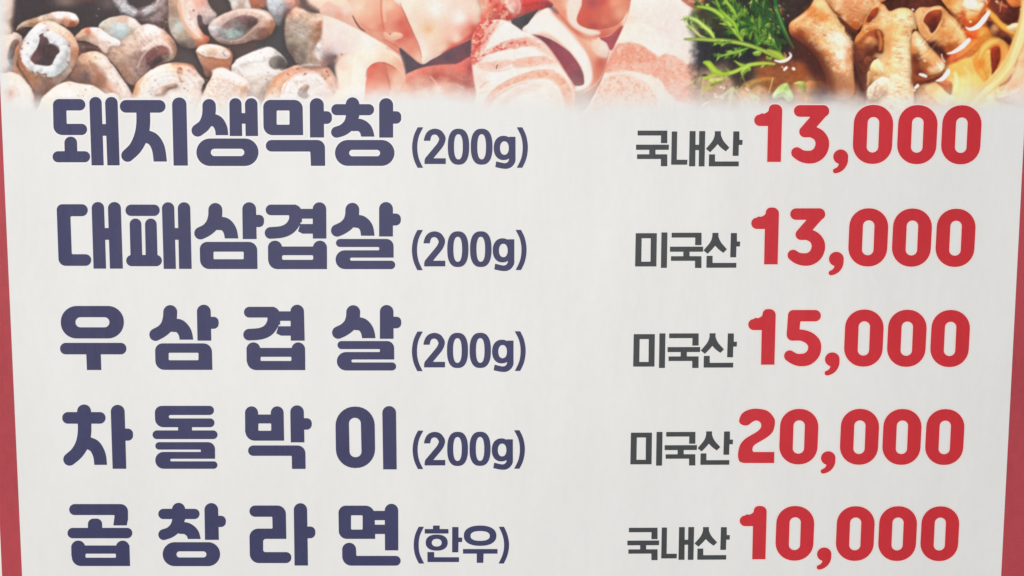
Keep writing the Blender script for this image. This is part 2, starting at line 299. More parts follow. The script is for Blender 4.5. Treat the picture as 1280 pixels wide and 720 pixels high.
    blob([(274, 40), (280, 30), (292, 22), (306, 19), (320, 22), (322, 29), (312, 36), (300, 46), (286, 50), (277, 47)],
         [(285, 30, 120, 102, 102), (305, 23, 112, 90, 92), (316, 28, 92, 78, 80), (298, 36, 110, 112, 114), (288, 44, 166, 190, 186), (296, 41, 158, 186, 182), (278, 44, 140, 150, 150)], f=1.8, tex=12, ts=4)
    blob([(253, 84), (246, 68), (245, 63), (250, 57), (262, 55), (276, 57), (288, 63), (291, 71), (289, 82), (284, 92), (272, 92), (258, 96)],
         [(250, 70, 216, 182, 156), (262, 78, 200, 146, 118), (280, 82, 198, 134, 104), (288, 76, 206, 150, 124), (256, 88, 140, 108, 96)], tex=8, rim=.2)
    blob([(246, 64), (251, 58), (262, 55.5), (276, 58), (286, 64), (288, 70), (282, 74), (268, 72), (254, 70)], [(252, 64, 238, 224, 214), (266, 58, 236, 222, 212), (284, 68, 226, 210, 202), (267, 64, 222, 194, 174), (275, 71, 236, 216, 204)], f=1.2, tex=8, ts=3)
    specks([(279, 66), (281, 69)], (150, 148, 150), 1.4, .7); glow(266, 63.5, 6, 4, (214, 180, 158), .6)
    # white masses bottom
    blob([(290, 92), (293, 78), (302, 71), (316, 65), (328, 61), (336, 59), (345, 62), (353, 70), (359, 80), (350, 88), (365, 90), (345, 104), (336, 116), (330, 156), (308, 156)],
         [(300, 74, 228, 226, 222), (318, 70, 232, 230, 226), (336, 64, 226, 216, 208), (348, 70, 182, 192, 190), (330, 78, 226, 226, 222), (310, 90, 222, 216, 210), (340, 90, 226, 222, 216), (325, 104, 218, 212, 204), (326, 122, 186, 174, 164), (304, 84, 200, 196, 192)], tex=8, ts=4)
    blob([(341, 72), (352, 72), (358, 80), (350, 84), (340, 84), (336, 78)], [(348, 79, 100, 98, 98)], f=2.2, tex=8)
    line([(296, 80, 2), (302, 88, 2.5), (312, 92, 2)], (240, 236, 232), op=.8, f=1.1); line([(328, 110, 3), (327, 128, 3)], (172, 156, 146), op=.6, f=2)
    blob([(256, 112), (263, 99), (268, 88), (276, 84.5), (290, 90), (304, 97), (312, 105), (309, 116), (304, 156), (244, 156)],
         [(282, 88, 242, 234, 228), (298, 98, 240, 230, 222), (270, 94, 230, 214, 202), (275, 106, 220, 206, 196), (262, 112, 226, 204, 190), (306, 108, 230, 202, 178), (300, 118, 230, 206, 184), (285, 116, 222, 206, 196), (288, 108, 212, 198, 190)], tex=9, ts=3, rim=.15, rw=2)
    line([(268, 92, 2), (280, 99, 2), (292, 103, 1.5)], (240, 234, 230), op=.6)
    blob([(326, 158), (331, 122), (336, 106), (346, 94), (360, 85), (380, 79), (400, 79), (412, 86), (420, 98), (425, 114), (428, 158)],
         [(337, 112, 214, 182, 156), (346, 98, 222, 176, 146), (362, 87, 222, 174, 148), (388, 81, 226, 178, 154), (408, 86, 216, 176, 156), (418, 100, 226, 196, 180), (424, 118, 234, 214, 204), (340, 124, 228, 208, 194)], tex=8, rim=.15, rw=2)
    blob([(350, 158), (352, 114), (360, 100), (374, 91), (390, 89), (404, 95), (413, 108), (417, 122), (418, 158)],
         [(360, 112, 228, 222, 218), (372, 96, 222, 212, 206), (395, 100, 218, 214, 212), (400, 116, 226, 216, 210), (365, 122, 234, 228, 222), (410, 112, 230, 214, 206)], f=1.5, tex=8, ts=4)
    blob([(372, 118), (375, 111), (382, 105), (387, 108), (384, 115), (386, 120), (380, 124)], [(378, 115, 150, 142, 136), (384, 108, 176, 154, 144), (381, 120, 160, 152, 146)], f=1.3, tex=9)
    specks([(371, 86), (381, 93), (409, 90), (406, 98), (388, 84), (403, 95), (360, 93), (411, 94)], (172, 104, 84), 1.2, .7); specks([(373, 85), (382, 92), (408, 89), (407, 99)], (150, 84, 70), .8, .6)
    # tube right
    blob([(356, 40), (357, 24), (363, 14), (372, 9), (386, 14), (400, 17), (415, 22), (424, 34), (424, 60), (414, 74), (405, 84), (378, 84), (366, 72), (358, 58)],
         [(372, 12, 222, 184, 160), (384, 22, 190, 168, 148), (398, 20, 212, 190, 172), (404, 34, 152, 106, 82), (410, 32, 166, 116, 92), (396, 46, 158, 128, 106), (374, 30, 164, 152, 140), (368, 48, 152, 144, 130), (376, 42, 178, 172, 162), (364, 62, 110, 104, 98), (380, 58, 150, 140, 126), (378, 72, 130, 122, 114), (390, 72, 176, 158, 140), (402, 56, 208, 204, 202), (398, 68, 200, 196, 194), (408, 46, 206, 206, 206), (414, 60, 200, 190, 190), (406, 80, 170, 140, 130)], f=2, tex=14, ts=6, rim=.15)
    line([(390, 62, 4), (396, 50, 5), (402, 40, 6), (406, 30, 5), (400, 28, 4)], (142, 100, 78), op=.55, f=2.2); glow(398, 57, 2.5, 2, (234, 234, 234), .8); line([(380, 74, 3), (377, 66, 3)], (104, 98, 94), op=.6, f=2)
    glow(362, 17, 5, 5, (140, 96, 86), .6); glow(415, 75, 8, 7, (112, 94, 98), .8)
    blob([(374, -8), (386, -8), (390, 6), (398, 14), (388, 16), (378, 8)], [(385, 5, 104, 90, 90)], f=3, tex=5)
    blob([(386, -8), (440, -8), (445, 16), (430, 20), (415, 22), (404, 16), (396, 8)], [(405, 1, 232, 226, 222), (398, 7, 190, 160, 140), (412, 14, 206, 178, 164), (428, 8, 222, 196, 184), (424, 19, 222, 166, 146), (405, 12, 190, 170, 156)], f=3, tex=5)

    polar(66, 66, 30, 36, 0, .22, [(29, 52), (38, 38), (50, 30), (58, 32), (72, 43), (82, 50), (88, 62), (87, 76), (80, 88), (68, 96), (54, 95), (40, 88), (28, 78), (25, 64)], 4, 4, 61)
    polar(212, 108, 42, 28, 0, .2, [(168, 124), (171, 107), (180, 97), (194, 86), (209, 80), (228, 80), (247, 92), (254, 104), (246, 130), (170, 132)], 5, 5, 62, (206, 184, 170))
    for rr_, op_ in ((.78, .5), (.58, .45), (.4, .4)):
        line([(212 + 42 * rr_ * math.cos(q), 110 + 27 * rr_ * math.sin(q), 1.6) for q in np.linspace(2.9, 6.3, 9)], (190, 170, 158), op=op_ * .6, f=1.6)
        line([(212 + 42 * (rr_ + .06) * math.cos(q), 110 + 27 * (rr_ + .06) * math.sin(q), 1.4) for q in np.linspace(3.0, 6.2, 9)], (240, 236, 232), op=op_, f=1.3)
    polar(383, 116, 34, 28, 0, .22, [(352, 132), (352, 114), (360, 100), (374, 91), (390, 89), (404, 95), (413, 108), (417, 122), (417, 136)], 5, 4, 63, (198, 180, 172))
    line([(353, 118, 1.6), (360, 102, 2), (374, 92.5, 2), (390, 90.5, 2), (404, 97, 2), (414, 112, 1.6)], (206, 160, 136), op=.6, f=1.2); line([(356, 122, 1.5), (363, 106, 2), (376, 97, 2), (390, 95, 2), (402, 101, 1.6)], (242, 236, 230), op=.55, f=1.4)
    polar(268, 64, 20, 9, .12, .25, [(246, 64), (251, 58), (262, 55.5), (276, 58), (286, 64), (288, 70), (282, 74), (268, 72), (254, 70)], 4, 3, 64, (200, 164, 144))
    line([(247, 66, 1.2), (254, 71, 1.6), (268, 74, 1.8), (282, 75, 1.4), (289, 71, 1)], (172, 112, 86), op=.55, f=1.2)
    polar(300, 34, 40, 22, -.15, .2, [(260, 36), (266, 25), (280, 17), (298, 11), (320, 10.5), (335, 15), (343, 25), (344, 34), (338, 44), (318, 50), (300, 55), (280, 55), (268, 49)], 5, 5, 65)
    line([(264, 34, 1.6), (272, 24, 2), (286, 17, 2.4), (304, 13, 2.4), (322, 13, 2.2), (336, 19, 1.6)], (234, 216, 206), op=.55, f=1.5); line([(275, 47, 1.4), (285, 51, 1.8), (300, 49, 1.8), (314, 39, 1.6), (323, 29, 1.4)], (216, 196, 186), op=.55, f=1.2)
    line([(266, 50, 2), (282, 57, 3), (302, 57, 3), (322, 52, 3), (340, 44, 2)], (92, 76, 74), op=.6, f=2)
    polar(14, 118, 30, 28, 0, .12, [(-30, 92), (4, 91), (13, 89.5), (25, 94), (36, 106), (42, 118), (43, 128), (40, 156), (-30, 156)], 5, 4, 66, (222, 202, 190))
    polar(95, 128, 46, 26, 0, .14, [(52, 130), (56, 121), (66, 112), (77, 105), (88, 103), (112, 107), (132, 117), (146, 124), (146, 156), (50, 156)], 6, 5, 67, (220, 196, 180))
    # hollow of the central piece, curled white piece, cut tube
    blob([(183, 80), (184, 70), (192, 62), (202, 58), (210, 62), (212, 70), (206, 76), (196, 80), (190, 86)], [(192, 68, 112, 82, 82), (204, 64, 132, 94, 88), (198, 76, 84, 76, 80), (208, 72, 130, 116, 108)], f=2.2, tex=14, ts=3, shadow=0)
    line([(172, 84, 2), (179, 70, 3), (190, 58, 4), (200, 53.5, 5), (210, 57, 4), (215, 65, 2)], (232, 214, 204), op=.7, f=1.8); line([(176, 78, 1), (184, 66, 1.5), (194, 60, 1.5), (206, 60, 1)], (106, 74, 70), op=.6, f=1.3)
    line([(150, 62, 2), (160, 72, 2.5), (168, 88, 2)], (150, 124, 108), op=.45, f=2.4); line([(158, 54, 2), (170, 50, 3), (184, 44, 2)], (232, 216, 204), op=.5, f=2.4); line([(162, 60, 2), (172, 58, 2), (180, 52, 1.5)], (164, 136, 122), op=.45, f=2)
    for k in range(26):
        q = k / 25.0; x = 176 + 40 * q; y = 46 + 8 * math.sin(q * 3) - 8 * q + (k % 3) * 4; line([(x, y, .8), (x + 3, y + 2.5, 1)], (238, 226, 218) if k % 2 else (170, 138, 122), op=.45, f=.9)
    line([(296, 77, 3), (304, 73, 4), (316, 68, 5), (328, 63, 5), (338, 62, 4)], (240, 238, 234), op=.75, f=2); line([(300, 82, 2), (316, 78, 3), (332, 76, 3), (338, 72, 2)], (170, 172, 172), op=.5, f=2.4)
    line([(306, 94, 3), (322, 90, 4), (342, 88, 4), (358, 88, 3)], (238, 236, 232), op=.65, f=2.2); line([(316, 104, 3), (326, 98, 3), (340, 94, 2)], (178, 172, 166), op=.5, f=2.5); line([(322, 126, 4), (328, 112, 4), (336, 102, 3)], (160, 146, 136), op=.55, f=2.5)
    blob([(338, 80), (340, 72), (350, 70), (357, 75), (360, 81), (352, 86), (342, 86)], [(350, 79, 92, 92, 92), (342, 80, 130, 128, 124)], f=2.2, tex=8, shadow=0); specks([(326, 66), (345, 66), (348, 69), (330, 72)], (150, 150, 146), 1, .5)
    line([(267, 89, 4), (278, 88, 7), (292, 95, 8), (306, 103, 7), (311, 109, 3)], (242, 236, 230), op=.8, f=1.8); line([(264, 99, 1.5), (276, 99, 1.5), (290, 104, 1.8), (302, 110, 1.5)], (196, 168, 150), op=.55, f=1.3)
    for k in range(46):
        x = 258 + 40 * ((k * 37) % 100) / 100.0; y = 100 + 24 * ((k * 61) % 100) / 100.0; specks([(x, y)], ((198, 172, 156), (240, 230, 222), (184, 150, 130))[k % 3], .6, .5)
    for k in range(150):
        q = ((k * 73) % 151) / 151.0; x = 4 + 410 * q; y = 8 + 116 * (((k * 47) % 149) / 149.0); specks([(x, y)], ((96, 74, 66), (238, 228, 220), (150, 104, 80))[k % 3], .35 + .35 * ((k * 29) % 10) / 10.0, .4)
    line([(214, 50, 2), (222, 66, 3), (216, 78, 2)], (110, 96, 90), op=.35, f=2.5)
    HL = (246, 240, 236)
    for q in ([(60, 30, 1), (72, 33, 2.5), (82, 39, 1.5)], [(66, 18, 1.5), (76, 17, 3), (84, 19, 1.5)], [(184, 34, 2), (192, 35, 4), (200, 39, 2)], [(118, 67, 1), (127, 72, 2.5), (134, 82, 1.5)], [(142, 92, 1), (150, 103, 2.5), (157, 115, 1.5)],
              [(126, 41, 2), (134, 46, 4), (142, 50, 2)], [(234, 14, 1), (238, 24, 2.5), (244, 34, 1)], [(318, 13, 1), (328, 16, 3), (336, 22, 1)], [(252, 59, 1), (262, 57.5, 2), (272, 59, 1)], [(182, 94, 1), (194, 86.5, 2), (208, 81.5, 1)], [(366, 85, 1), (384, 81, 2), (400, 81.5, 1)], [(370, 12, 1.5), (378, 14, 2.5), (384, 16, 1)], [(272, 88, 1), (282, 88.5, 3), (294, 95, 1.5)], [(60, 116, 1), (72, 108, 2.5), (84, 105, 1.5)], [(6, 94, 1), (16, 93, 2), (26, 98, 1)]):
        line(q, HL, op=.55, f=1.6)
    BR = (150, 98, 70)
    for q in ([(24, 66, 2), (26, 80, 4), (34, 94, 5), (46, 106, 3)], [(94, 60, 2), (96, 70, 4), (90, 84, 2)], [(92, 98, 2), (98, 88, 5), (108, 82, 3)], [(168, 122, 2), (170, 108, 4), (178, 98, 2)], [(330, 124, 2), (338, 108, 5), (350, 94, 5), (366, 86, 3)], [(254, 76, 2), (266, 82, 6), (282, 82, 4)], [(330, 42, 2), (338, 36, 5), (341, 28, 2)], [(246, 50, 2), (256, 51, 5), (260, 47, 2)], [(408, 84, 2), (418, 96, 3), (423, 110, 2)], [(300, 122, 2), (306, 112, 4), (309, 106, 2)], [(152, 80, 2), (160, 92, 4), (168, 102, 2)], [(210, 48, 2), (216, 56, 4), (218, 66, 2)]):
        line(q, BR, op=.38, f=2.6)

    # ---------------- middle: sliced pork
    def pork(pts, cols, **k):
        k.setdefault('tex', 2); k.setdefault('p', 2.4); k.setdefault('wob', .25); k.setdefault('f', 1.0); blob(pts, cols, **k)
    pork([(420, -8), (868, -8), (868, 156), (428, 156), (424, 110), (420, 84), (424, 60), (416, 40), (410, 20)], [(500, 100, 240, 224, 212), (440, 10, 236, 206, 186), (700, 80, 236, 216, 206)], f=4)
    pork([(404, 16), (416, 22), (435, 30), (452, 39), (470, 48), (488, 58), (502, 68), (512, 90), (500, 130), (428, 130), (424, 110), (420, 84), (424, 72), (414, 66), (404, 60)],
         [(410, 24, 226, 210, 198), (420, 40, 226, 214, 208), (436, 48, 234, 216, 206), (460, 56, 242, 230, 220), (424, 60, 222, 208, 206), (440, 75, 242, 222, 206), (430, 95, 242, 222, 206), (428, 82, 238, 204, 184), (480, 62, 240, 214, 196), (445, 115, 244, 232, 222), (410, 68, 190, 176, 176)], f=3)
    glow(414, 74, 8, 7, (118, 100, 104), .75); line([(419, 76, 3), (425, 71, 3), (433, 67, 2)], (216, 160, 134), op=.5, f=2); specks([(427, 68)], (130, 100, 96), 1.2, .5)
    pork([(400, 16), (408, 2), (420, 6), (440, 14), (446, 30), (462, 42), (484, 52), (500, 64), (512, 80), (506, 74), (488, 60), (470, 49), (452, 39), (430, 28), (416, 22)],
         [(415, 18, 216, 186, 172), (424, 19, 220, 160, 138), (436, 24, 230, 180, 158), (450, 34, 232, 180, 156), (470, 46, 218, 150, 126), (492, 60, 214, 130, 108), (432, 12, 226, 200, 190)], f=1.4)
    # salmon coloured curl
    pork([(436, -8), (500, -8), (508, 20), (518, 42), (526, 62), (528, 80), (520, 77), (508, 68), (500, 62), (484, 55), (462, 44), (450, 36), (444, 26), (441, 12)],
         [(448, 8, 240, 208, 184), (460, 15, 236, 184, 156), (472, 26, 228, 158, 130), (476, 34, 216, 124, 104), (465, 32, 234, 168, 142), (486, 8, 238, 196, 168), (492, 18, 228, 150, 124), (502, 30, 206, 98, 84), (508, 42, 204, 92, 80), (498, 48, 208, 104, 90), (514, 56, 220, 138, 116), (524, 74, 232, 184, 160), (490, 46, 228, 176, 150), (470, 44, 226, 162, 138), (505, 62, 224, 150, 126), (456, 38, 218, 148, 124)])
    line([(477, -6, 2), (476.5, 10, 2), (477.5, 24, 2), (480, 38, 1.5)], (196, 100, 82), op=.7, f=1.3); line([(480, -6, 3), (479.5, 10, 3), (481, 26, 3)], (242, 206, 180), op=.5, f=1.5)
    line([(441, 20, .8), (445, 28, 1.6), (450, 35, 1.6), (456, 39, .8)], (64, 44, 44), op=.95)
    line([(452, 30, 1), (462, 37, 1.5), (475, 39, 1), (486, 40, 1)], (206, 122, 100), op=.5, f=1.2)
    pork([(480, 40), (488, 42), (494, 40), (502, 42), (503, 46), (497, 49), (490, 50), (482, 47)], [(492, 45, 234, 186, 160), (484, 44, 230, 172, 146)], f=1.3); specks([(487.5, 42.5)], (120, 60, 50), .8, .7)
    line([(480, 50, 2), (494, 57, 2), (504, 68, 1.5)], (196, 92, 78), op=.6, f=1.3)
    # dark gap, white slab, lower pork
    pork([(499, 60), (512, 69), (528, 80), (545, 70), (592, 40), (594, 90), (560, 90), (530, 92), (508, 100), (504, 80)], [(505, 70, 84, 76, 86), (525, 84, 92, 76, 84), (560, 72, 94, 74, 84), (588, 60, 100, 76, 84), (560, 84, 150, 90, 92), (588, 82, 150, 78, 84)], f=1, tex=4)
    pork([(496, -8), (503, 10), (510, 24), (517, 42), (524, 58), (527, 72), (528.5, 79.5), (536, 76), (548, 70), (562, 61), (580, 53), (592, 46), (606, 28), (612, -8)],
         [(508, 6, 240, 222, 206), (520, 30, 236, 208, 188), (545, 12, 238, 230, 222), (575, 22, 236, 228, 222), (534, 36, 230, 192, 158), (540, 44, 236, 208, 184), (525, 52, 232, 214, 204), (528, 68, 238, 220, 206), (552, 60, 238, 204, 180), (570, 48, 238, 212, 194), (582, 44, 226, 140, 118), (592, 36, 212, 96, 84), (598, 12, 240, 216, 196), (598, 24, 238, 200, 178), (566, 57, 226, 130, 108)])
    line([(500, 4, .8), (508, 22, 1.2), (517, 42, 1.2), (524, 58, 1), (527, 72, .8)], (160, 70, 62), op=.6); glow(536, 37, 5, 5, (222, 170, 126), .55); line([(553, 66, 1), (566, 58, 2.5), (580, 51, 3.5), (592, 42, 5), (600, 34, 6)], (206, 72, 66), op=.75, f=2)
    marble(524, 10, 560, 50, (228, 190, 160), 7, .18, 3, .35)
    # red lean strip
    pork([(600, -8), (640, -8), (660, -8), (692, -8), (690, 8), (672, 13), (650, 20), (640, 25), (626, 24), (612, 27), (600, 40), (592, 50), (590, 44), (598, 30), (602, 12)],
         [(604, 8, 236, 176, 150), (612, 18, 224, 130, 108), (620, 10, 212, 92, 80), (630, 14, 200, 66, 62), (634, 6, 232, 170, 152), (640, 8, 240, 218, 204), (644, 16, 226, 150, 134), (656, 6, 206, 62, 62), (668, 4, 202, 70, 68), (682, 4, 178, 74, 78), (650, 20, 186, 70, 70), (598, 40, 200, 62, 62), (606, 30, 206, 70, 66), (636, 22, 196, 62, 62)], tex=8, ts=3)
    marble(600, -8, 634, 26, (238, 190, 164), 5, .05, 21, .7); marble(612, 0, 634, 24, (198, 56, 54), 5, .12, 22, .7)
    line([(632, -6, 3), (635, 8, 4), (641, 14, 3)], (242, 222, 208), op=.8, f=1.6); line([(645, -6, 3), (650, 6, 3), (648, 16, 2)], (240, 206, 190), op=.6, f=1.5)
    line([(640, 25, 2.5), (655, 19, 2.5), (672, 13, 2)], (150, 84, 86), op=.8, f=1.2)
    pork([(639, 26), (652, 20), (672, 12), (668, 19), (662, 27), (655, 40), (646, 36)], [(655, 24, 72, 72, 74), (645, 29, 86, 76, 80), (668, 15, 84, 72, 76)], f=1)
    pork([(505, 96), (515, 89), (530, 84), (550, 81), (570, 80), (594, 76), (597, 156), (478, 156), (492, 130), (502, 114)],
         [(512, 96, 206, 128, 112), (530, 88, 200, 108, 94), (550, 90, 200, 104, 90), (545, 95, 178, 90, 80), (575, 86, 206, 106, 94), (588, 84, 180, 82, 82), (565, 99, 190, 112, 98), (582, 102, 176, 106, 98), (525, 104, 214, 152, 130), (508, 112, 222, 170, 144), (548, 112, 240, 218, 202), (560, 108, 226, 180, 158), (530, 118, 238, 208, 186), (575, 118, 226, 184, 166), (592, 126, 224, 190, 176), (500, 124, 224, 180, 150)], f=1.5, tex=6, ts=4)
    line([(542, 94, 2), (550, 93, 5), (562, 96, 5), (576, 103, 4), (590, 108, 3)], (178, 92, 82), op=.5, f=2.4); line([(538, 96, 1), (545, 104, 1.5), (547, 116, 2)], (242, 214, 196), op=.7, f=1.4); line([(566, 104, 1), (580, 110, 1.5)], (234, 186, 164), op=.6)
    line([(570, 96, 1), (580, 99, 1.5), (592, 98, 1)], (214, 120, 104), op=.6, f=1)
    # front roll with opening
    pork([(445, 66), (462, 64), (480, 65), (496, 71), (505, 83), (507, 97), (503, 112), (496, 122), (486, 158), (446, 158), (440, 100)],
         [(462, 68, 242, 222, 206), (485, 70, 240, 204, 182), (500, 80, 232, 172, 146), (495, 92, 236, 188, 164), (500, 106, 234, 186, 164), (492, 118, 236, 202, 184), (450, 90, 242, 226, 214), (452, 118, 244, 232, 224)], f=2)
    line([(484, 60, 2), (494, 64, 3), (502, 72, 3), (505, 82, 2)], (214, 132, 106), op=.55, f=1.8)
    pork([(456, 158), (456.5, 112), (458, 98), (459, 88), (464, 81), (472, 78), (479, 78.5), (482, 84), (485, 96), (487, 110), (486, 158)],
         [(468, 82, 206, 98, 84), (462, 92, 216, 112, 94), (474, 94, 222, 134, 112), (466, 108, 228, 152, 130), (480, 90, 206, 116, 100), (478, 112, 234, 178, 156), (468, 122, 242, 208, 192)], f=.9)
    pork([(480, 79), (487, 80), (496, 86), (503, 96), (502, 108), (496, 119), (489, 126), (487, 112), (484, 96)], [(486, 84, 212, 128, 104), (486, 100, 214, 140, 116), (494, 100, 236, 190, 166), (498, 112, 238, 204, 184), (490, 120, 240, 206, 188)], f=1)
    line([(480, 78, 1), (484, 92, 1.6), (488, 112, 1)], (172, 84, 70), op=.6, f=1); line([(457, 96, .8), (459, 87, 1), (465, 81, 1), (472, 78, 1), (480, 78.5, 1)], (150, 66, 58), op=.5); line([(478, 78.5, 1), (486, 81, 1.2), (495, 86, 1)], (120, 56, 50), op=.4)
    # middle roll: lip, hollow
    pork([(654, 40), (662, 28), (672, 18), (680, 11.5), (688, 10), (696, 18), (706, 29), (718, 40), (730, 46), (745, 47), (756, 54), (762, 63), (759, 76), (752, 94), (745, 104), (735, 111), (724, 116), (714, 112), (690, 60)],
         [(672, 22, 242, 220, 212), (668, 34, 238, 226, 218), (686, 16, 240, 222, 212), (690, 34, 240, 230, 224), (704, 34, 232, 182, 154), (700, 26, 224, 150, 124), (712, 40, 222, 132, 104), (722, 48, 234, 180, 152), (712, 52, 240, 230, 222), (726, 66, 240, 226, 216), (735, 54, 238, 196, 170), (752, 58, 236, 212, 198), (742, 68, 234, 180, 156), (750, 78, 200, 102, 86), (744, 92, 206, 110, 92), (737, 84, 240, 224, 212), (736, 104, 234, 180, 156), (724, 112, 232, 170, 144), (758, 66, 214, 128, 110)], f=1)
    line([(692, 14, 3), (700, 23, 4), (712, 36, 5), (726, 46, 4), (738, 50, 3)], (214, 116, 88), op=.6, f=2.2); line([(658, 38, 2), (668, 43, 2), (682, 44, 2.5), (696, 51, 2.5), (709, 61, 2), (722, 74, 2), (730, 90, 2)], (236, 178, 158), op=.8, f=1.3)
    line([(700, 22, 4), (714, 38, 8), (730, 54, 9), (742, 72, 10), (745, 90, 9), (738, 104, 6)], (224, 152, 124), op=.6, f=3.5)
    line([(662, 38, 9), (674, 30, 18), (688, 30, 22), (702, 41, 20), (716, 55, 17), (728, 72, 14), (735, 90, 12), (733, 104, 9), (722, 111, 7)], (240, 229, 222), f=1.8, op=.95)
    line([(690, 14, 2), (698, 23, 3), (710, 36, 3), (722, 50, 3), (736, 68, 3), (742, 88, 3)], (216, 142, 114), op=.45, f=2)
    pork([(746, 50), (756, 54), (762, 63), (758, 72), (748, 70), (740, 60)], [(752, 60, 238, 214, 202), (744, 58, 236, 196, 172)], f=2.5, shadow=0); glow(749, 82, 8, 9, (202, 98, 84), .7)
    pork([(664, 44), (672, 44), (681, 46), (692, 51), (703, 58), (712, 65), (721, 76), (728, 89), (730, 98), (729, 106), (716, 106), (708, 92), (698, 76), (686, 60), (675, 50)],
         [(680, 49, 118, 70, 78), (694, 60, 146, 78, 88), (708, 74, 150, 78, 88), (716, 84, 156, 82, 90), (722, 92, 134, 84, 94), (722, 102, 152, 100, 100)], f=.9, tex=4)
    line([(706, 91, 1), (718, 86, 1.5), (726, 84, 1)], (170, 92, 96), op=.5)
    # upper roll
    pork([(688, -8), (692, 6), (698, 17), (708, 28), (720, 40), (734, 45.5), (750, 47), (764, 43), (776, 34), (782, 20), (796, -8)],
         [(696, 6, 226, 150, 122), (704, 16, 226, 142, 114), (714, 30, 228, 160, 134), (722, 40, 218, 128, 104), (738, 41, 236, 186, 160), (754, 44, 214, 110, 92), (772, 33, 226, 142, 114), (780, 22, 238, 184, 158), (712, 8, 238, 206, 186)])
    line([(722, -8, 17), (717, 8, 16), (716, 22, 13), (722, 32, 9), (734, 39, 7), (748, 41, 4)], (238, 216, 202), op=.95, f=1.6)
    line([(694, 12, 2), (704, 24, 3), (716, 37, 3), (728, 45, 2), (745, 48, 1.5)], (196, 92, 78), op=.6, f=1.5); line([(684, 6, 4), (690, 10, 5), (696, 16, 3)], (110, 72, 78), op=.7, f=2)
    pork([(734, -8), (727, 8), (722, 19), (721, 26), (725, 31.5), (736, 36), (750, 37), (764, 34), (776, 28), (782, 18), (790, -8)],
         [(742, 4, 172, 84, 86), (752, 2, 196, 84, 80), (758, 10, 216, 110, 90), (768, 4, 228, 156, 124), (775, 16, 232, 164, 134), (735, 18, 206, 92, 78), (728, 26, 204, 92, 78), (742, 33, 184, 82, 78), (756, 27, 216, 124, 100), (766, 32, 206, 108, 92), (745, 22, 212, 104, 86), (755, 35, 196, 98, 90)], f=.9)
    line([(776, 29, 1), (780, 24, 2), (784, 16, 1)], (244, 206, 188), op=.8)
    pork([(750, 47.5), (763, 44), (776, 33), (781, 34), (775, 44), (769, 57), (763, 63), (758, 54)], [(768, 46, 166, 84, 90), (764, 56, 176, 90, 94), (776, 37, 170, 76, 76)], f=1)
    # big marbled roll
    ROLL = [(590, 84), (590, 52), (594, 40), (604, 29), (616, 25), (630, 26), (642, 31), (655, 40), (668, 45), (680, 53), (690, 65), (700, 80), (710, 95), (717, 106), (718, 116), (718, 156), (598, 156), (595, 120)]
    pork(ROLL, [(628, 40, 240, 230, 222), (645, 75, 240, 228, 220), (620, 95, 240, 232, 226), (700, 95, 240, 222, 210), (660, 125, 240, 226, 218), (597, 100, 238, 212, 200), (712, 125, 238, 212, 198)], f=1, tex=3, p=2.5)
    def band(pts, col, op=.9, f=2.2, seed=0, grain=None, gop=.6, fat=None):
        line(pts, col, op=op, f=f)
        Pm = np.array([q[:2] for q in pts]); w = max(q[2] for q in pts)
        x0, y0 = Pm.min(0) - w; x1, y1 = Pm.max(0) + w
        sl = win(np.array([[x0, y0], [x1, y1]]), 1); X, Y = GX[sl], GY[sl]
        if X.size == 0: return
        Q = spline(pts, False, 5); W = np.interp(np.linspace(0, 1, len(Q)), np.linspace(0, 1, len(pts)), [q[2] for q in pts])
        d = stroke_sdf(X, Y, Q, W); m = np.clip(.5 - d / (2 * f), 0, 1)
        if grain is not None: lay(sl, np.broadcast_to(np.array(grain, np.float32), X.shape + (3,)), m * gop * np.clip((fbm(X, Y, 3.4, seed, 1.3, 3) + .02) / .35, 0, 1))
        if fat is not None: lay(sl, np.broadcast_to(np.array(fat, np.float32), X.shape + (3,)), m * gop * np.clip((fbm(X, Y, 3.8, seed + 3, 1.5, 3) - .06) / .25, 0, 1))
    band([(612, 27, 8), (602, 36, 13), (597, 50, 14), (595, 64, 11), (592, 78, 6)], (216, 108, 92), .95, 2, 31, (192, 50, 50), .85, (240, 196, 176))
    band([(622, 28, 5), (612, 40, 7), (607, 52, 6), (603, 62, 4)], (228, 150, 128), .75, 1.8, 32, (204, 84, 74), .7, (242, 212, 196))
    band([(596, 76, 3), (610, 66, 6), (626, 59, 8), (642, 55, 11), (656, 53, 9), (668, 55, 5)], (224, 140, 120), .85, 2, 33, (196, 60, 56), .8, (242, 206, 190))
    band([(655, 48, 6), (668, 53, 9), (682, 64, 9), (694, 78, 5)], (238, 192, 172), .7, 2.5, 34, (222, 146, 124), .45)
    line([(604, 57, 1.2), (614, 45, 1.6), (624, 33, 1.5), (630, 28, 1)], (240, 190, 172), op=.7, f=1); line([(598, 74, 1.2), (622, 66, 1.6), (650, 63, 1.8), (676, 66, 1.6), (694, 76, 1.2)], (244, 232, 224), op=.8, f=1.3)
    band([(601, 82, 8), (610, 82, 11), (622, 82, 12), (632, 79, 9), (638, 77, 4)], (236, 186, 168), .8, 2, 35, (224, 152, 132), .4, (242, 216, 204))
    band([(645, 80, 9), (662, 78, 12), (678, 76, 9), (688, 78, 4)], (236, 180, 158), .85, 2, 36, (222, 142, 120), .45, (242, 212, 198))
    line([(606, 88, 1), (624, 89, 1.4), (638, 85, 1)], (222, 158, 140), op=.5, f=1); line([(646, 74, 1), (664, 71.5, 1.2), (684, 71, 1)], (222, 150, 130), op=.5, f=1)
    band([(606, 136, 8), (616, 120, 10), (630, 109, 10), (648, 100, 10), (670, 94, 10), (688, 94, 10), (700, 101, 11), (707, 112, 12), (711, 128, 11), (713, 150, 10)], (234, 176, 150), .85, 2, 37, (216, 136, 108), .5, (242, 208, 188))
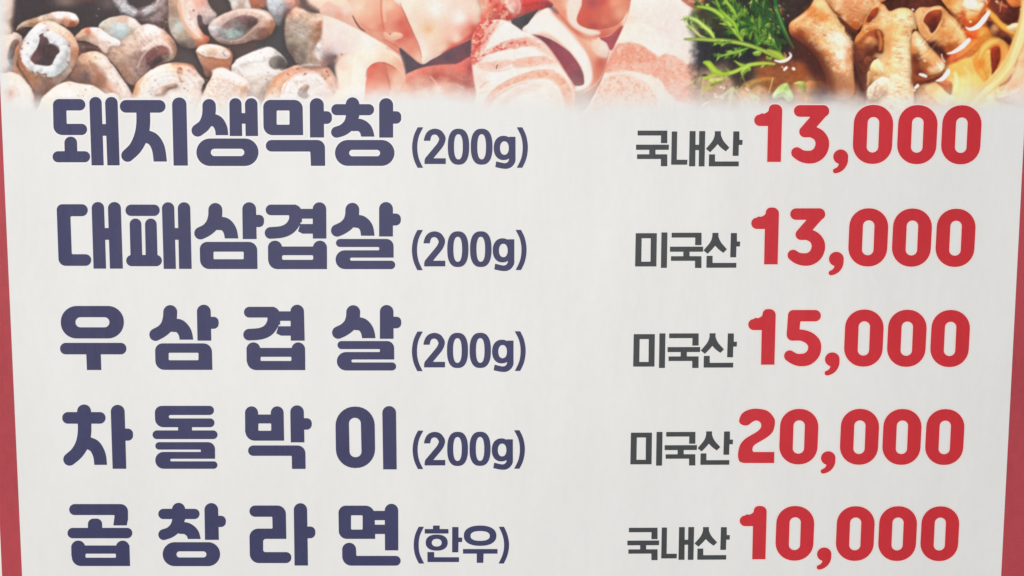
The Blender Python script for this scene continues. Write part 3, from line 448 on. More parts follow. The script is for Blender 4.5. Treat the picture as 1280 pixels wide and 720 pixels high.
    line([(620, 118, 1.2), (640, 107, 1.6), (664, 100.5, 1.6), (684, 101, 1.6), (696, 110, 1.6), (702, 126, 1.4), (704, 146, 1.2)], (244, 232, 224), op=.75, f=1.3); line([(614, 116, 1), (630, 104, 1.3), (650, 94, 1.3), (674, 88, 1.3), (692, 88, 1.2)], (214, 140, 116), op=.45, f=1.1)
    band([(626, 134, 8), (642, 118, 10), (660, 110, 8), (674, 108, 4)], (238, 204, 190), .6, 3, 38, (228, 176, 158), .3)
    line([(600, 110, 1), (606, 104, 1.6), (611, 102, 1)], (226, 166, 146), op=.7, f=1.1); line([(601, 116, 1), (608, 114, 1.2)], (226, 176, 158), op=.6, f=1.1); line([(621.6, 81, 1), (620.4, 85.5, 1.3)], (112, 72, 58), op=.95, f=.6)
    rq = random.Random(9)
    for k in range(60):
        x = rq.uniform(598, 712); y = rq.uniform(48, 132)
        if x > 640 + (y - 30) * .75: continue
        L = rq.uniform(6, 22); sl_ = -.35 + (x - 600) / 160.0
        line([(x, y, .5), (x + L * .5, y + L * .5 * sl_ + rq.uniform(-1.5, 1.5), rq.uniform(.8, 2.2)), (x + L, y + L * sl_, .4)], rq.choice([(244, 234, 226), (236, 190, 172), (226, 158, 138), (242, 220, 208)]), op=rq.uniform(.25, .55), f=1.2)
    line([(668, 46, 1), (681, 54, 1.6), (691, 67, 1.6), (701, 82, 1.5), (711, 97, 1.3), (717.5, 110, 1)], (214, 116, 98), op=.6, f=1.1); line([(590, 60, 1), (590.5, 84, 1.2), (595, 118, 1)], (196, 120, 106), op=.4, f=1)
    # shadow gap and right slab
    pork([(719, 117), (730, 115), (744, 106), (752, 96), (758, 80), (764, 80), (752, 110), (738, 140), (730, 156), (718, 156)], [(750, 95, 176, 104, 96), (742, 110, 196, 160, 146), (726, 122, 196, 176, 166), (730, 140, 208, 190, 182)], f=2)
    pork([(726, 156), (736, 132), (749, 106), (758, 84), (768, 58), (777, 38), (786, 16), (796, -8), (848, -8), (872, 16), (876, 60), (876, 156)],
         [(800, 10, 238, 226, 218), (795, 40, 240, 226, 216), (835, 30, 234, 218, 212), (820, 55, 238, 228, 220), (858, 40, 230, 220, 212), (770, 110, 238, 210, 196), (830, 120, 240, 222, 212), (860, 110, 236, 206, 190), (745, 130, 236, 216, 206), (785, 22, 238, 208, 192)], f=1, tex=3, p=2.4)
    def grainy(pts, col, sp, sd, op=.95):
        pork(pts, [(pts[0][0], pts[0][1]) + col], f=1.8, tex=0, op=op, shadow=0, dome=0, wob=2.0)
        marble(min(q[0] for q in pts), min(q[1] for q in pts), max(q[0] for q in pts), max(q[1] for q in pts), (218, 132, 108), 3.2, .0, sd, .4, mask=pts)
        marble(min(q[0] for q in pts), min(q[1] for q in pts), max(q[0] for q in pts), max(q[1] for q in pts), (242, 206, 190), 2.8, .04, sd + 1, .42, mask=pts)
        marble(min(q[0] for q in pts), min(q[1] for q in pts), max(q[0] for q in pts), max(q[1] for q in pts), (242, 212, 198), 10, .0, sd + 2, .45, mask=pts)
    grainy([(756, 90), (763, 72), (771, 56), (786, 54), (800, 57), (812, 64), (824, 72), (828, 84), (816, 92), (790, 89), (772, 90)], (230, 156, 132), 0, 41)
    grainy([(820, 76), (829, 68), (842, 70), (856, 78), (880, 88), (884, 130), (852, 128), (836, 116), (826, 102), (814, 92)], (234, 172, 150), 0, 45)
    grainy([(744, 122), (755, 98), (772, 93), (788, 95), (802, 101), (814, 112), (822, 130), (812, 156), (760, 158), (734, 150)], (240, 204, 186), 0, 49, .7)
    line([(757, 94, 2.5), (772, 90.5, 3.5), (786, 90.5, 4.5), (802, 96, 4), (816, 105, 4), (827, 117, 4.5), (834, 134, 5)], (242, 226, 216), op=.65, f=2.0); line([(819, 68, 1), (823, 76, 1.4), (820, 86, 1.2)], (242, 216, 202), op=.5, f=1.6)
    line([(775, 57, 1), (787, 53, 1.2), (802, 57, 1.2), (814, 65, 1)], (222, 150, 126), op=.5, f=1)
    specks([(762, 106), (772, 102), (756, 112), (822, 87), (780, 112), (768, 98), (790, 104), (776, 106)], (206, 140, 116), .8, .6)
    line([(786, 14, 1), (777, 38, 1.4), (768, 58, 1.2), (758, 84, 1.2), (748, 108, 1)], (210, 130, 108), op=.5); line([(795, 12, 2), (812, 30, 3), (840, 40, 3)], (228, 206, 198), op=.4, f=4)

    # ---------------- right: simmering pot
    def pork(pts, cols, **k):
        k.setdefault('tex', 3); k.setdefault('p', 3.2); k.setdefault('wob', .25); k.setdefault('f', 1.0)
        if k['tex'] >= 5: k.setdefault('dome', .1); k.setdefault('rim', .34); k.setdefault('rc', (184, 106, 58)); k.setdefault('rw', 4.5); k.setdefault('rel', .04); k.setdefault('shadow', .35)
        blob(pts, cols, **k)
    XB = np.clip((GX - 858 - 6 * fbm(GX, GY, 9, 77)) / 16, 0, 1); XB = XB * XB * (3 - 2 * XB)
    base = blendcols(GX, GY, [(885, 60, 62, 62, 68), (880, 25, 86, 84, 66), (930, 65, 60, 60, 66), (950, 25, 62, 66, 62), (985, 15, 82, 68, 64), (975, 50, 66, 62, 62), (1000, 62, 92, 66, 64), (1020, 78, 90, 64, 60), (960, 95, 150, 100, 72),
        (1000, 92, 158, 102, 72), (930, 95, 84, 76, 72), (900, 110, 190, 160, 140), (940, 115, 206, 172, 140), (1010, 112, 206, 168, 136), (1060, 115, 184, 148, 126), (1075, 95, 112, 82, 74), (1120, 3, 100, 66, 58), (1160, 3, 112, 72, 62), (1060, 45, 82, 60, 56), (1050, 105, 180, 136, 108),
        (1190, 60, 150, 84, 64), (1215, 45, 214, 128, 78), (1220, 75, 228, 178, 112), (1205, 95, 234, 200, 138), (1265, 20, 120, 78, 64), (1250, 70, 196, 116, 72), (1270, 95, 232, 200, 170), (1170, 110, 220, 184, 150), (1240, 115, 232, 212, 170), (1150, 85, 130, 84, 66), (1290, 60, 226, 190, 150), (1310, 100, 236, 214, 196)])
    base = base * (1 + .12 * fbm(GX, GY, 5, 78, 1, 4))[..., None]
    INK[:] = INK * (1 - XB[..., None]) + base * XB[..., None]
    pork([(846, -8), (856, 4), (866, 10), (874, 14), (880, 4), (878, -8)], [(858, 2, 190, 120, 100), (868, 4, 176, 104, 84), (874, 8, 130, 90, 70)], f=1.5); line([(862, 1, 3), (872, 2, 4), (878, -2, 3)], (222, 170, 140), op=.7, f=1.5)
    glow(962, 20, 5, 6, (186, 130, 92), .85); glow(975, 13, 4, 5, (180, 128, 90), .7)
    rr = random.Random(5)
    G = [(112, 140, 72), (136, 160, 82), (168, 188, 104), (92, 120, 68), (74, 98, 62), (126, 152, 84)]
    def frond(pts, w, col, hi, nl=0, ll=11, sp=.7, dark=.34, op=1.0):
        P = spline(pts, False, 6); n = len(P)
        for k in range(int(nl * 1.7)):
            i = rr.randint(1, n - 2); t = P[min(i + 1, n - 1)] - P[i - 1]; t = t / (np.hypot(*t) + 1e-6)
            s = rr.choice((-1, 1)); an = s * (sp + rr.uniform(-.3, .3)); c, sn = math.cos(an), math.sin(an)
            d = np.array([t[0] * c - t[1] * sn, t[0] * sn + t[1] * c]); L = ll * rr.uniform(.5, 1.15)
            p1 = P[i] + d * L * .55; p2 = P[i] + d * L + np.array([0, rr.uniform(-2, 2)])
            cc = rr.choice(G); cc = cc if rr.random() > dark else (58 + rr.randint(0, 20), 84 + rr.randint(0, 24), 58)
            line([(P[i][0], P[i][1], 2.2), (p1[0], p1[1], 2.9), (p2[0], p2[1], .5)], cc, f=.9, op=.92 * op)
            if rr.random() < .5:
                q = p1 + np.array([d[0] * .5 - d[1] * .8 * s, d[1] * .5 + d[0] * .8 * s]) * L * .35
                line([(p1[0], p1[1], 2.8), (q[0], q[1], .5)], cc, f=.9, op=.85 * op)
                q = p1 + np.array([d[0] * .5 + d[1] * .8 * s, d[1] * .5 - d[0] * .8 * s]) * L * .3; line([(p1[0], p1[1], 2.4), (q[0], q[1], .5)], tuple(min(255, v * 1.08) for v in cc), f=.9, op=.8 * op)
        m = len(pts)
        line([(p[0], p[1], w * (1 - .5 * abs(2 * k / (m - 1) - 1) ** 3)) for k, p in enumerate(pts)], col, f=.9, col2=hi, op=op)
    dk = (66, 88, 66)
    for k in range(120):
        x = rr.uniform(880, 985); y = rr.uniform(-6, 66)
        if y > 62 - abs(x - 930) * .12: continue
        L = rr.uniform(6, 15); a = rr.uniform(-.2, 1.0)
        line([(x, y, 1.6), (x + L * math.cos(a), y + L * math.sin(a), .6)], tuple(v * rr.uniform(.7, 1.15) for v in dk), f=.9, op=.6)
    for b in ([(952, 54), (946, 40), (934, 24), (924, 10), (914, -8)], [(938, 50), (932, 36), (924, 26), (918, 12)], [(970, 60), (958, 42), (948, 32), (930, 30)], [(976, 66), (962, 50), (952, 40)], [(945, 58), (950, 45), (946, 34)]):
        frond(b, 2.4, (82, 114, 66), (120, 150, 80), 30, 12, .6, .35)
    frond([(940, -8), (946, 10), (954, 26), (962, 40), (975, 54)], 2, (66, 90, 70), (92, 118, 88), 30, 14, .5, .8)
    frond([(955, -8), (958, 10), (964, 24), (974, 36)], 2, (60, 84, 66), (86, 110, 82), 24, 12, .5, .8)
    frond([(922, 24), (916, 12), (908, 2), (904, -8)], 4, (128, 168, 76), (170, 196, 100), 16, 10)
    frond([(910, 24), (900, 10), (892, -8)], 3.5, (104, 146, 74), (150, 182, 90), 14, 10)
    frond([(928, 51), (921, 42), (912, 30), (900, 18), (888, 11), (872, 8)], 5.5, (134, 168, 74), (184, 204, 108), 22, 13)
    frond([(924, 46), (918, 30), (908, 20), (900, 12)], 4.5, (120, 160, 74), (170, 196, 96), 12, 10)
    frond([(893, 48), (888, 40), (880, 33), (870, 25), (858, 21)], 5, (170, 190, 100), (208, 216, 140), 14, 11, .6, .1)
    frond([(884, 48), (874, 44), (866, 36), (858, 30)], 3.2, (196, 192, 120), (222, 216, 158), 8, 9, .6, 0, .8)
    frond([(856, 49), (872, 49), (890, 50), (908, 51), (926, 54), (944, 59), (960, 66), (972, 72), (981, 76)], 5.5, (124, 146, 70), (182, 198, 112), 0)
    line([(960, 63, 4), (972, 68, 8), (980, 75, 7)], (146, 160, 74), f=1, col2=(178, 190, 100)); line([(905, 49, 1), (930, 53, 1), (955, 62, 1)], (98, 130, 66), op=.6)
    frond([(935, 60), (924, 64), (912, 67), (898, 71)], 3, (126, 158, 78), (166, 190, 104), 18, 9, .6, .1); frond([(915, 52), (902, 55), (896, 53)], 2, (120, 150, 84), (150, 176, 100), 6, 6)
    blob([(941, 66), (948, 63), (952, 66), (948, 70), (943, 69)], [(946, 66, 150, 176, 96)], tex=5); blob([(958, 70), (962, 72), (966, 70), (964, 75), (958, 74)], [(962, 72, 132, 160, 84)], tex=5)
    frond([(968, 80), (956, 79), (944, 80), (934, 82), (922, 88), (910, 92), (896, 93), (884, 96)], 5, (150, 174, 80), (186, 204, 112), 5, 8)
    line([(880, 78, 3), (886, 80, 8), (893, 88, 8), (902, 92, 5), (910, 93, 3)], (146, 176, 70), f=1, col2=(184, 202, 96)); line([(918, 76, 1), (926, 81, 4), (934, 83, 2)], (158, 184, 92), f=.9)
    blob([(930, 84), (937, 82), (938, 88), (933, 90), (928, 95), (926, 90)], [(933, 87, 156, 180, 96)], tex=5)
    line([(880, 98, 4), (892, 95, 3)], (176, 188, 92)); line([(882, 112, 4), (890, 106, 4), (900, 100, 4), (908, 96, 2)], (186, 186, 104), f=1.2); line([(879, 98, 2), (878, 110, 2), (875, 130, 1.5)], (196, 186, 130), op=.8, f=1)
    for k in range(26):
        x = rr.uniform(862, 930); y = rr.uniform(95, 112); a = rr.uniform(1.2, 3.4)
        line([(x, y, 2.4), (x + 9 * math.cos(a), y + 7 * math.sin(a), .5)], rr.choice([(176, 184, 116), (196, 190, 140), (120, 112, 80), (206, 196, 156)]), f=1, op=.5)
    blob([(886, 100), (896, 98), (905, 100), (896, 106), (888, 108)], [(894, 103, 176, 176, 112)], f=1.6, tex=10)
    line([(916, 110, 3), (913, 122, 5), (912, 134, 3)], (196, 210, 160), op=.8, f=1.6); line([(914, 111, 2), (903, 120, 3), (896, 121, 2)], (206, 214, 176), op=.8, f=1.4); line([(918, 112, 2), (926, 122, 2), (930, 132, 2)], (210, 210, 176), op=.7, f=1.4)
    for (x, y) in ((938, 118), (944, 120), (932, 123), (945, 128), (926, 130)): line([(x, y, 3), (x + 4, y + 4, 4), (x + 2, y + 9, 1.5)], (206, 218, 174), op=.7, f=1.5)
    line([(876, 134, 1), (881, 130, 2.5), (886, 127, 1)], (242, 236, 230), op=.9); specks([(894, 118), (901, 109), (905, 110), (895, 121), (903, 123)], (240, 228, 216), 1, .8)
    blob([(932, 108), (934, 106), (937, 107), (937, 112), (934, 113), (932, 111)], [(935, 110, 244, 234, 226)], tex=0); glow(927, 115, 5, 4, (224, 190, 160), .6)
    blob([(928, 106), (940, 100), (955, 97), (968, 97), (966, 104), (950, 106), (938, 112)], [(945, 103, 170, 136, 90), (960, 100, 176, 132, 84)], f=2, tex=8, op=.7)
    blob([(976, 106), (984, 104), (988, 112), (992, 122), (986, 128), (978, 122), (968, 124), (966, 118)], [(980, 108, 170, 186, 120), (985, 118, 190, 206, 158), (972, 120, 196, 210, 166)], f=1.5, tex=6)
    blob([(992, 104), (1004, 102), (1008, 110), (1006, 116), (1000, 110)], [(1000, 107, 176, 180, 116)], f=1.4, tex=6); line([(966, 98, 1.2), (964, 106, 1.2), (961, 116, 1)], (226, 204, 150), op=.8); line([(1008, 112, 1.5), (1012, 120, 1.5), (1015, 124, 1)], (240, 226, 206), op=.8)
    blob([(1008, 103), (1020, 101), (1035, 104), (1030, 112), (1020, 120), (1010, 116)], [(1018, 106, 214, 158, 110), (1030, 106, 220, 174, 128), (1018, 114, 196, 152, 122)], f=1.5, tex=6); line([(1030, 114, 3), (1034, 110, 4), (1037, 109, 2)], (238, 214, 190), op=.8, f=1.3); glow(1027, 116, 3, 4, (176, 140, 116), .6)
    line([(968, -6, 5), (971, 12, 6), (976, 28, 7), (982, 42, 6), (988, 54, 4), (993.5, 61, 1)], (64, 100, 70), f=.8, col2=(86, 124, 78)); line([(970, 8, 1), (976, 26, 1.5), (984, 44, 1.5), (992, 60, .8)], (136, 166, 104), op=.8); line([(967, 8, 1), (971, 16, 2)], (130, 160, 92), op=.6)
    for k in range(16):
        x = rr.uniform(962, 986); y = rr.uniform(2, 34); specks([(x, y)], rr.choice([(190, 150, 116), (206, 190, 170), (120, 130, 80)]), rr.uniform(.4, .9), .7)
    blob([(960, 28), (963, 30), (962, 35), (956, 33)], [(960, 31, 120, 150, 80)], tex=5)
    line([(969, 75.5, 2), (976, 77, 3.5), (984, 74.5, 4), (988.5, 70, 3), (987, 66, 1.5)], (240, 224, 222), f=.8); line([(980, 66, .8), (982, 70, 2), (981, 74, 1)], (206, 176, 130), op=.8)
    line([(980.5, 87, 3.2), (983, 84.5, 3.2)], (242, 230, 226)); specks([(992, 86)], (240, 226, 220), 1.8, .95); specks([(994, 42), (1015, 62), (1012, 67), (978, 84)], (226, 196, 160), .9, .8)
    # meat pieces
    pork([(1031, -8), (1042, 12), (1052, 24), (1064, 34), (1072, 38), (1080, 28), (1090, 14), (1100, 4), (1114, -8)], [(1045, 4, 230, 186, 148), (1065, 10, 210, 150, 112), (1085, 6, 230, 184, 144), (1075, 22, 216, 156, 116), (1068, 33, 186, 116, 80), (1052, 20, 222, 170, 130)], tex=5)
    specks([(1084, 3.5), (1035, 5.5)], (120, 78, 60), .8, .8)
    pork([(986, 36), (988, 28), (1000, 19), (1012, 9), (1022, -8), (1031, -8), (1038, 9), (1045, 17), (1049, 26), (1056, 33), (1057, 41), (1066, 51), (1068.5, 62), (1067, 84), (1066, 120), (1036, 122), (1032, 96), (1022, 74), (1010, 60), (1000, 52), (989, 44)],
         [(1022, 4, 240, 202, 152), (1015, 13, 216, 148, 100), (1028, 20, 224, 158, 106), (1034, 10, 236, 204, 162), (994, 30, 232, 182, 136), (1008, 32, 234, 192, 148), (1000, 42, 172, 104, 70), (1012, 50, 214, 148, 102), (1025, 34, 234, 206, 168), (1040, 28, 240, 206, 152), (1052, 36, 240, 212, 160), (1044, 44, 240, 228, 208), (1056, 52, 242, 228, 206), (1048, 60, 236, 206, 170), (1052, 70, 240, 222, 200), (1030, 54, 232, 190, 144), (1030, 66, 214, 150, 104), (1022, 64, 176, 112, 76), (1064, 66, 214, 152, 112), (1056, 84, 226, 184, 148), (1042, 84, 210, 150, 108), (1050, 98, 190, 140, 110), (990, 40, 200, 136, 96)], tex=7, ts=4, f=1.2)
    marble(1024, 30, 1066, 86, (246, 236, 220), 6, .0, 51, .65, mask=[(1034, 40), (1048, 34), (1062, 50), (1066, 64), (1062, 80), (1050, 84), (1040, 70), (1034, 56)]); marble(1030, 40, 1066, 84, (226, 184, 140), 4, .2, 52, .5)
    line([(996, 50, 6), (1012, 62, 12), (1026, 76, 14), (1036, 96, 14), (1040, 114, 12)], (104, 68, 58), op=.62, f=7); line([(990, 44, 4), (1002, 47, 8), (1012, 54, 8)], (120, 74, 58), op=.5, f=4); glow(1054, 108, 16, 10, (170, 122, 96), .6)
    line([(1046, 20, 2), (1050, 30, 2.5), (1057, 42, 2)], (242, 220, 170), op=.8, f=1.2); line([(1032, 0, 1.2), (1040, 12, 1.8), (1046, 18, 1.5)], (120, 76, 56), op=.7)
    for k in range(14): specks([(rr.uniform(1040, 1064), rr.uniform(42, 88))], rr.choice([(246, 236, 222), (206, 150, 110)]), rr.uniform(.5, 1), .5)
    pork([(1045, 13), (1052, 22), (1062, 33), (1071, 38), (1072, 44), (1067, 51), (1058, 42), (1056, 33), (1049, 26)], [(1060, 38, 78, 58, 54), (1050, 22, 96, 66, 56)], f=1.1, tex=5)
    pork([(1067, 56), (1070, 46), (1076, 38), (1080, 26), (1087, 14), (1094, 6), (1099, 3), (1106, 7), (1112, 14), (1124, 10), (1136, 11), (1145, 20), (1146, 36), (1139, 48), (1139, 156), (1086, 156), (1082, 118), (1072, 92), (1067, 72)],
         [(1096, 6, 230, 178, 130), (1106, 14, 238, 202, 158), (1116, 22, 238, 206, 160), (1130, 16, 240, 212, 166), (1140, 28, 240, 216, 178), (1122, 40, 238, 200, 148), (1134, 48, 240, 214, 168), (1112, 48, 230, 178, 126), (1118, 70, 240, 214, 170), (1132, 76, 240, 222, 190), (1112, 88, 240, 206, 156), (1126, 104, 242, 228, 204), (1112, 116, 240, 224, 200), (1130, 130, 240, 228, 212), (1074, 44, 222, 158, 110), (1084, 34, 224, 160, 112), (1076, 66, 120, 80, 64), (1074, 88, 120, 86, 74), (1082, 104, 112, 84, 76), (1088, 124, 206, 180, 160), (1100, 96, 222, 178, 134), (1098, 108, 232, 206, 176)], tex=6, ts=4)
    pork([(1083, 26), (1088, 15), (1094, 10), (1098, 10), (1096, 18), (1090, 25), (1086, 28)], [(1092, 16, 172, 96, 64), (1087, 24, 146, 86, 64)], f=1.2, tex=5)
    line([(1080, 36, 2), (1092, 31, 3), (1104, 31, 3), (1114, 36, 2)], (238, 192, 144), op=.8, f=1.4)
    pork([(1069, 60), (1071, 54), (1078, 46), (1086, 39), (1096, 36), (1103, 40), (1105, 52), (1103, 66), (1094, 66), (1088, 74), (1084, 84), (1080, 92), (1074, 84), (1069, 72)],
         [(1088, 42, 150, 90, 64), (1098, 46, 128, 72, 56), (1092, 52, 190, 136, 104), (1086, 50, 170, 116, 86), (1076, 58, 150, 96, 70), (1080, 66, 136, 92, 76), (1096, 62, 96, 64, 56), (1088, 70, 92, 62, 56), (1078, 80, 104, 76, 68), (1074, 66, 120, 80, 64)], f=1.4, tex=12, ts=4)
    line([(1098, 40, 3), (1101, 50, 4), (1100, 62, 3)], (206, 140, 96), op=.75, f=1.4); blob([(1080, 52), (1086, 46), (1092, 48), (1093, 55), (1086, 60), (1081, 57)], [(1087, 51, 200, 146, 110), (1084, 57, 160, 110, 84)], f=1.6, tex=6)
    blob([(1082, 72), (1088, 70), (1096, 72), (1094, 78), (1086, 82), (1080, 78)], [(1086, 75, 140, 94, 76), (1092, 74, 120, 78, 62)], f=1.6, tex=14)
    blob([(1088, 84), (1092, 76), (1098, 74), (1101, 78), (1106, 84), (1106, 92), (1098, 95), (1091, 93)], [(1096, 80, 240, 210, 166), (1100, 88, 240, 208, 164), (1093, 92, 216, 168, 120)], f=1.1, tex=8, ts=3)
    blob([(1084, 94), (1087, 88), (1090, 94), (1088, 104), (1084, 108)], [(1087, 96, 206, 160, 120)], f=1.2, tex=8); blob([(1083, 114), (1088, 106), (1096, 100), (1104, 96), (1112, 100), (1110, 112), (1098, 124), (1086, 124)], [(1090, 112, 222, 196, 176), (1104, 102, 240, 222, 194), (1100, 114, 230, 208, 186)], f=1.3, tex=10, ts=3)
    line([(1096, 104, 2), (1094, 114, 2.5), (1092, 122, 2)], (176, 136, 112), op=.6, f=1.5)
    for k in range(14):
        y = 44 + k * 7.2 + rr.uniform(-1, 1); line([(1137, y + 2, 1), (1128, y, 1.8), (1118, y - 2 + rr.uniform(-1.5, 1.5), 1)], rr.choice([(222, 178, 128), (214, 176, 134)]), op=.5, f=1.2); line([(1136, y + 5, 1), (1126, y + 3.4, 1.6), (1116, y + 1, 1)], (246, 232, 204), op=.5, f=1.2)
    marble(1106, 20, 1138, 130, (226, 178, 124), 5, .18, 55, .45)
    pork([(1139, 50), (1142, 40), (1148, 40), (1160, 54), (1172, 69), (1181, 80), (1176, 90), (1164, 94), (1150, 95), (1140, 88)], [(1148, 52, 242, 222, 190), (1144, 46, 238, 204, 158), (1142, 62, 206, 146, 102), (1144, 72, 116, 74, 60), (1156, 66, 236, 198, 152), (1166, 76, 228, 172, 122), (1178, 84, 240, 218, 190), (1158, 82, 170, 106, 76), (1150, 90, 120, 74, 60), (1168, 88, 226, 180, 140)], tex=6)
    specks([(1156, 76), (1181, 48.5), (1180, 54)], (246, 214, 180), 1.2, .8)
    pork([(1146, 30), (1143, 18), (1146, 12), (1151, 9), (1162, 9), (1174, 7), (1181, 11), (1188, 19), (1195, 25), (1205, 38), (1209, 47), (1207, 57), (1197, 66), (1184, 70), (1170, 62), (1158, 50), (1150, 42)],
         [(1152, 12, 234, 190, 146), (1172, 9, 234, 188, 142), (1178, 18, 230, 182, 134), (1190, 26, 234, 196, 144), (1200, 40, 238, 198, 146), (1184, 34, 226, 172, 118), (1172, 44, 230, 176, 124), (1150, 28, 232, 180, 132), (1160, 44, 232, 180, 130), (1180, 50, 214, 150, 102), (1194, 54, 222, 162, 112), (1186, 62, 176, 108, 74), (1168, 56, 100, 68, 60), (1176, 64, 92, 64, 58)], tex=6)
    pork([(1154, 26), (1158, 18), (1166, 13), (1174, 12), (1177, 15), (1176, 24), (1172, 33), (1169, 38), (1164, 41.5), (1162, 36), (1158, 31)], [(1170, 15, 176, 98, 66), (1160, 22, 156, 86, 66), (1168, 24, 128, 70, 60), (1166, 34, 116, 68, 60), (1174, 22, 160, 88, 64)], f=1.1, tex=7)
    line([(1162, 42, 1.5), (1170, 37, 2), (1175, 30, 2)], (240, 204, 164), op=.8, f=1)
    pork([(1158, 52), (1166, 54), (1176, 62), (1184, 68), (1176, 68), (1166, 62)], [(1170, 60, 88, 62, 60)], f=2.4, tex=4)
    pork([(1178, -8), (1234, -8), (1234, 8), (1228, 20), (1218, 29), (1208, 35), (1202, 30), (1194, 20), (1184, 10)], [(1190, 4, 216, 158, 104), (1196, 10, 236, 204, 150), (1214, 4, 244, 240, 224), (1224, 8, 242, 226, 194), (1212, 18, 240, 200, 140), (1202, 18, 186, 96, 62), (1204, 27, 196, 90, 58), (1214, 27, 214, 120, 72), (1228, 16, 226, 160, 106)], tex=8, ts=4)
    line([(1232, -6, 6), (1234, 6, 7), (1224, 22, 6), (1212, 33, 5), (1204, 36, 4)], (184, 92, 58), op=.75, f=2); line([(1186, 12, 2), (1196, 22, 4), (1204, 34, 4)], (116, 66, 54), op=.7, f=2)
    specks([(1213, 27), (1210, 17)], (248, 226, 190), 1.2, .9)
    for sd_, msk in ((71, [(990, 36), (1000, 22), (1022, 2), (1036, 10), (1056, 36), (1066, 52), (1066, 78), (1056, 98), (1040, 90), (1028, 70), (1004, 48)]), (72, [(1076, 42), (1086, 18), (1098, 5), (1112, 16), (1140, 18), (1144, 36), (1137, 60), (1137, 150), (1090, 150), (1106, 90), (1108, 50), (1100, 34)]),
                     (73, [(1148, 14), (1174, 9), (1188, 22), (1206, 44), (1200, 60), (1180, 56), (1160, 44), (1150, 34)]), (74, [(1141, 44), (1148, 42), (1166, 64), (1178, 80), (1170, 90), (1150, 84)]), (75, [(1184, 0), (1230, 0), (1228, 16), (1210, 30), (1196, 18)]), (76, [(1036, 0), (1106, 0), (1084, 22), (1072, 36), (1052, 22)])):
        a_ = np.array(msk); x0_, y0_ = a_.min(0); x1_, y1_ = a_.max(0)
        marble(x0_, y0_, x1_, y1_, (178, 112, 70), 6, .16, sd_, .45, mask=msk); marble(x0_, y0_, x1_, y1_, (246, 228, 198), 7, .12, sd_ + 20, .42, mask=msk); marble(x0_, y0_, x1_, y1_, (206, 146, 98), 4, .14, sd_ + 40, .3, mask=msk)
    for q in ([(994, 27, 1), (1004, 20, 2), (1016, 12, 1)], [(1040, 50, 1), (1050, 44, 2.5), (1058, 52, 1)], [(1046, 70, 1), (1054, 64, 3), (1060, 72, 1)], [(1118, 26, 1), (1128, 22, 3), (1136, 28, 1)], [(1116, 62, 1), (1124, 58, 2.5), (1130, 66, 1)], [(1112, 100, 1), (1120, 94, 3), (1128, 102, 1)], [(1186, 24, 1), (1194, 32, 2.5), (1202, 42, 1)], [(1146, 48, 1), (1152, 54, 3), (1158, 62, 1)], [(1172, 80, 1), (1176, 84, 3), (1178, 88, 1)], [(1206, 4, 2), (1214, 6, 4), (1222, 4, 2)], [(1098, 78, 1), (1100, 84, 2), (1104, 88, 1)], [(1092, 108, 1), (1098, 104, 2), (1104, 100, 1)]):
        line(q, (252, 242, 226), op=.6, f=1.3)
    for (x, y, rx, ry, c_, o_) in ((1048, 50, 10, 9, (246, 238, 224), .6), (1054, 66, 8, 8, (244, 234, 218), .5), (1042, 60, 6, 6, (240, 220, 190), .5), (1024, 6, 7, 4, (248, 216, 166), .5), (1014, 14, 8, 6, (206, 132, 80), .55), (1028, 22, 6, 6, (212, 140, 84), .5), (1000, 40, 12, 5, (150, 86, 54), .55), (1060, 74, 5, 12, (206, 134, 90), .5),
                                   (1066, 12, 10, 6, (204, 138, 96), .5), (1070, 30, 8, 6, (178, 104, 66), .5), (1048, 10, 8, 5, (236, 196, 156), .5), (1090, 8, 6, 5, (238, 194, 148), .5),
                                   (1128, 20, 9, 6, (248, 228, 190), .6), (1122, 44, 7, 8, (246, 220, 172), .5), (1130, 62, 6, 12, (248, 232, 200), .5), (1114, 34, 6, 8, (214, 152, 98), .45), (1110, 62, 4, 16, (206, 140, 90), .5), (1126, 84, 8, 10, (248, 230, 196), .5), (1116, 106, 9, 9, (246, 232, 208), .6), (1130, 112, 6, 14, (236, 212, 180), .5),
                                   (1192, 30, 8, 8, (240, 202, 150), .55), (1202, 44, 5, 7, (244, 210, 160), .5), (1180, 44, 10, 7, (206, 136, 82), .45), (1190, 58, 10, 5, (160, 90, 58), .6), (1166, 46, 7, 4, (238, 192, 142), .5), (1150, 20, 4, 8, (240, 200, 156), .5), (1150, 54, 6, 7, (250, 232, 202), .6), (1164, 70, 7, 6, (236, 190, 138), .5), (1146, 76, 5, 9, (112, 70, 56), .6), (1176, 84, 5, 5, (248, 228, 200), .6),
                                   (1214, 6, 10, 6, (250, 242, 226), .7), (1196, 12, 6, 6, (240, 204, 150), .5), (1203, 24, 6, 5, (190, 88, 54), .6), (1218, 22, 6, 5, (226, 148, 86), .5)):
        glow(x, y, rx, ry, c_, o_)
    for (x0_, y0_, dx_, dy_, n_, c_) in ((1000, 26, 34, 26, 9, .6), (1040, 8, 40, 10, 7, .3), (1112, 20, 24, 10, 6, .2), (1112, 56, 22, 60, 16, .1), (1156, 42, 30, 14, 6, -.8), (1186, 22, 16, 22, 6, -.8), (1146, 50, 24, 30, 7, -.9), (1190, 4, 34, 14, 7, .3), (1092, 98, 14, 22, 6, .9)):
        for k in range(n_):
            x = x0_ + rr.uniform(0, dx_); y = y0_ + rr.uniform(0, dy_); L = rr.uniform(4, 10)
            line([(x, y, .5), (x + L * .5, y + L * .5 * c_ + rr.uniform(-1.2, 1.2), 1.3), (x + L, y + L * c_, .5)], (158, 98, 62), op=.3, f=1.2); line([(x, y + 1.8, .5), (x + L * .5, y + 1.8 + L * .5 * c_, 1.5), (x + L, y + 1.8 + L * c_, .5)], (248, 230, 202), op=.24, f=1.3)
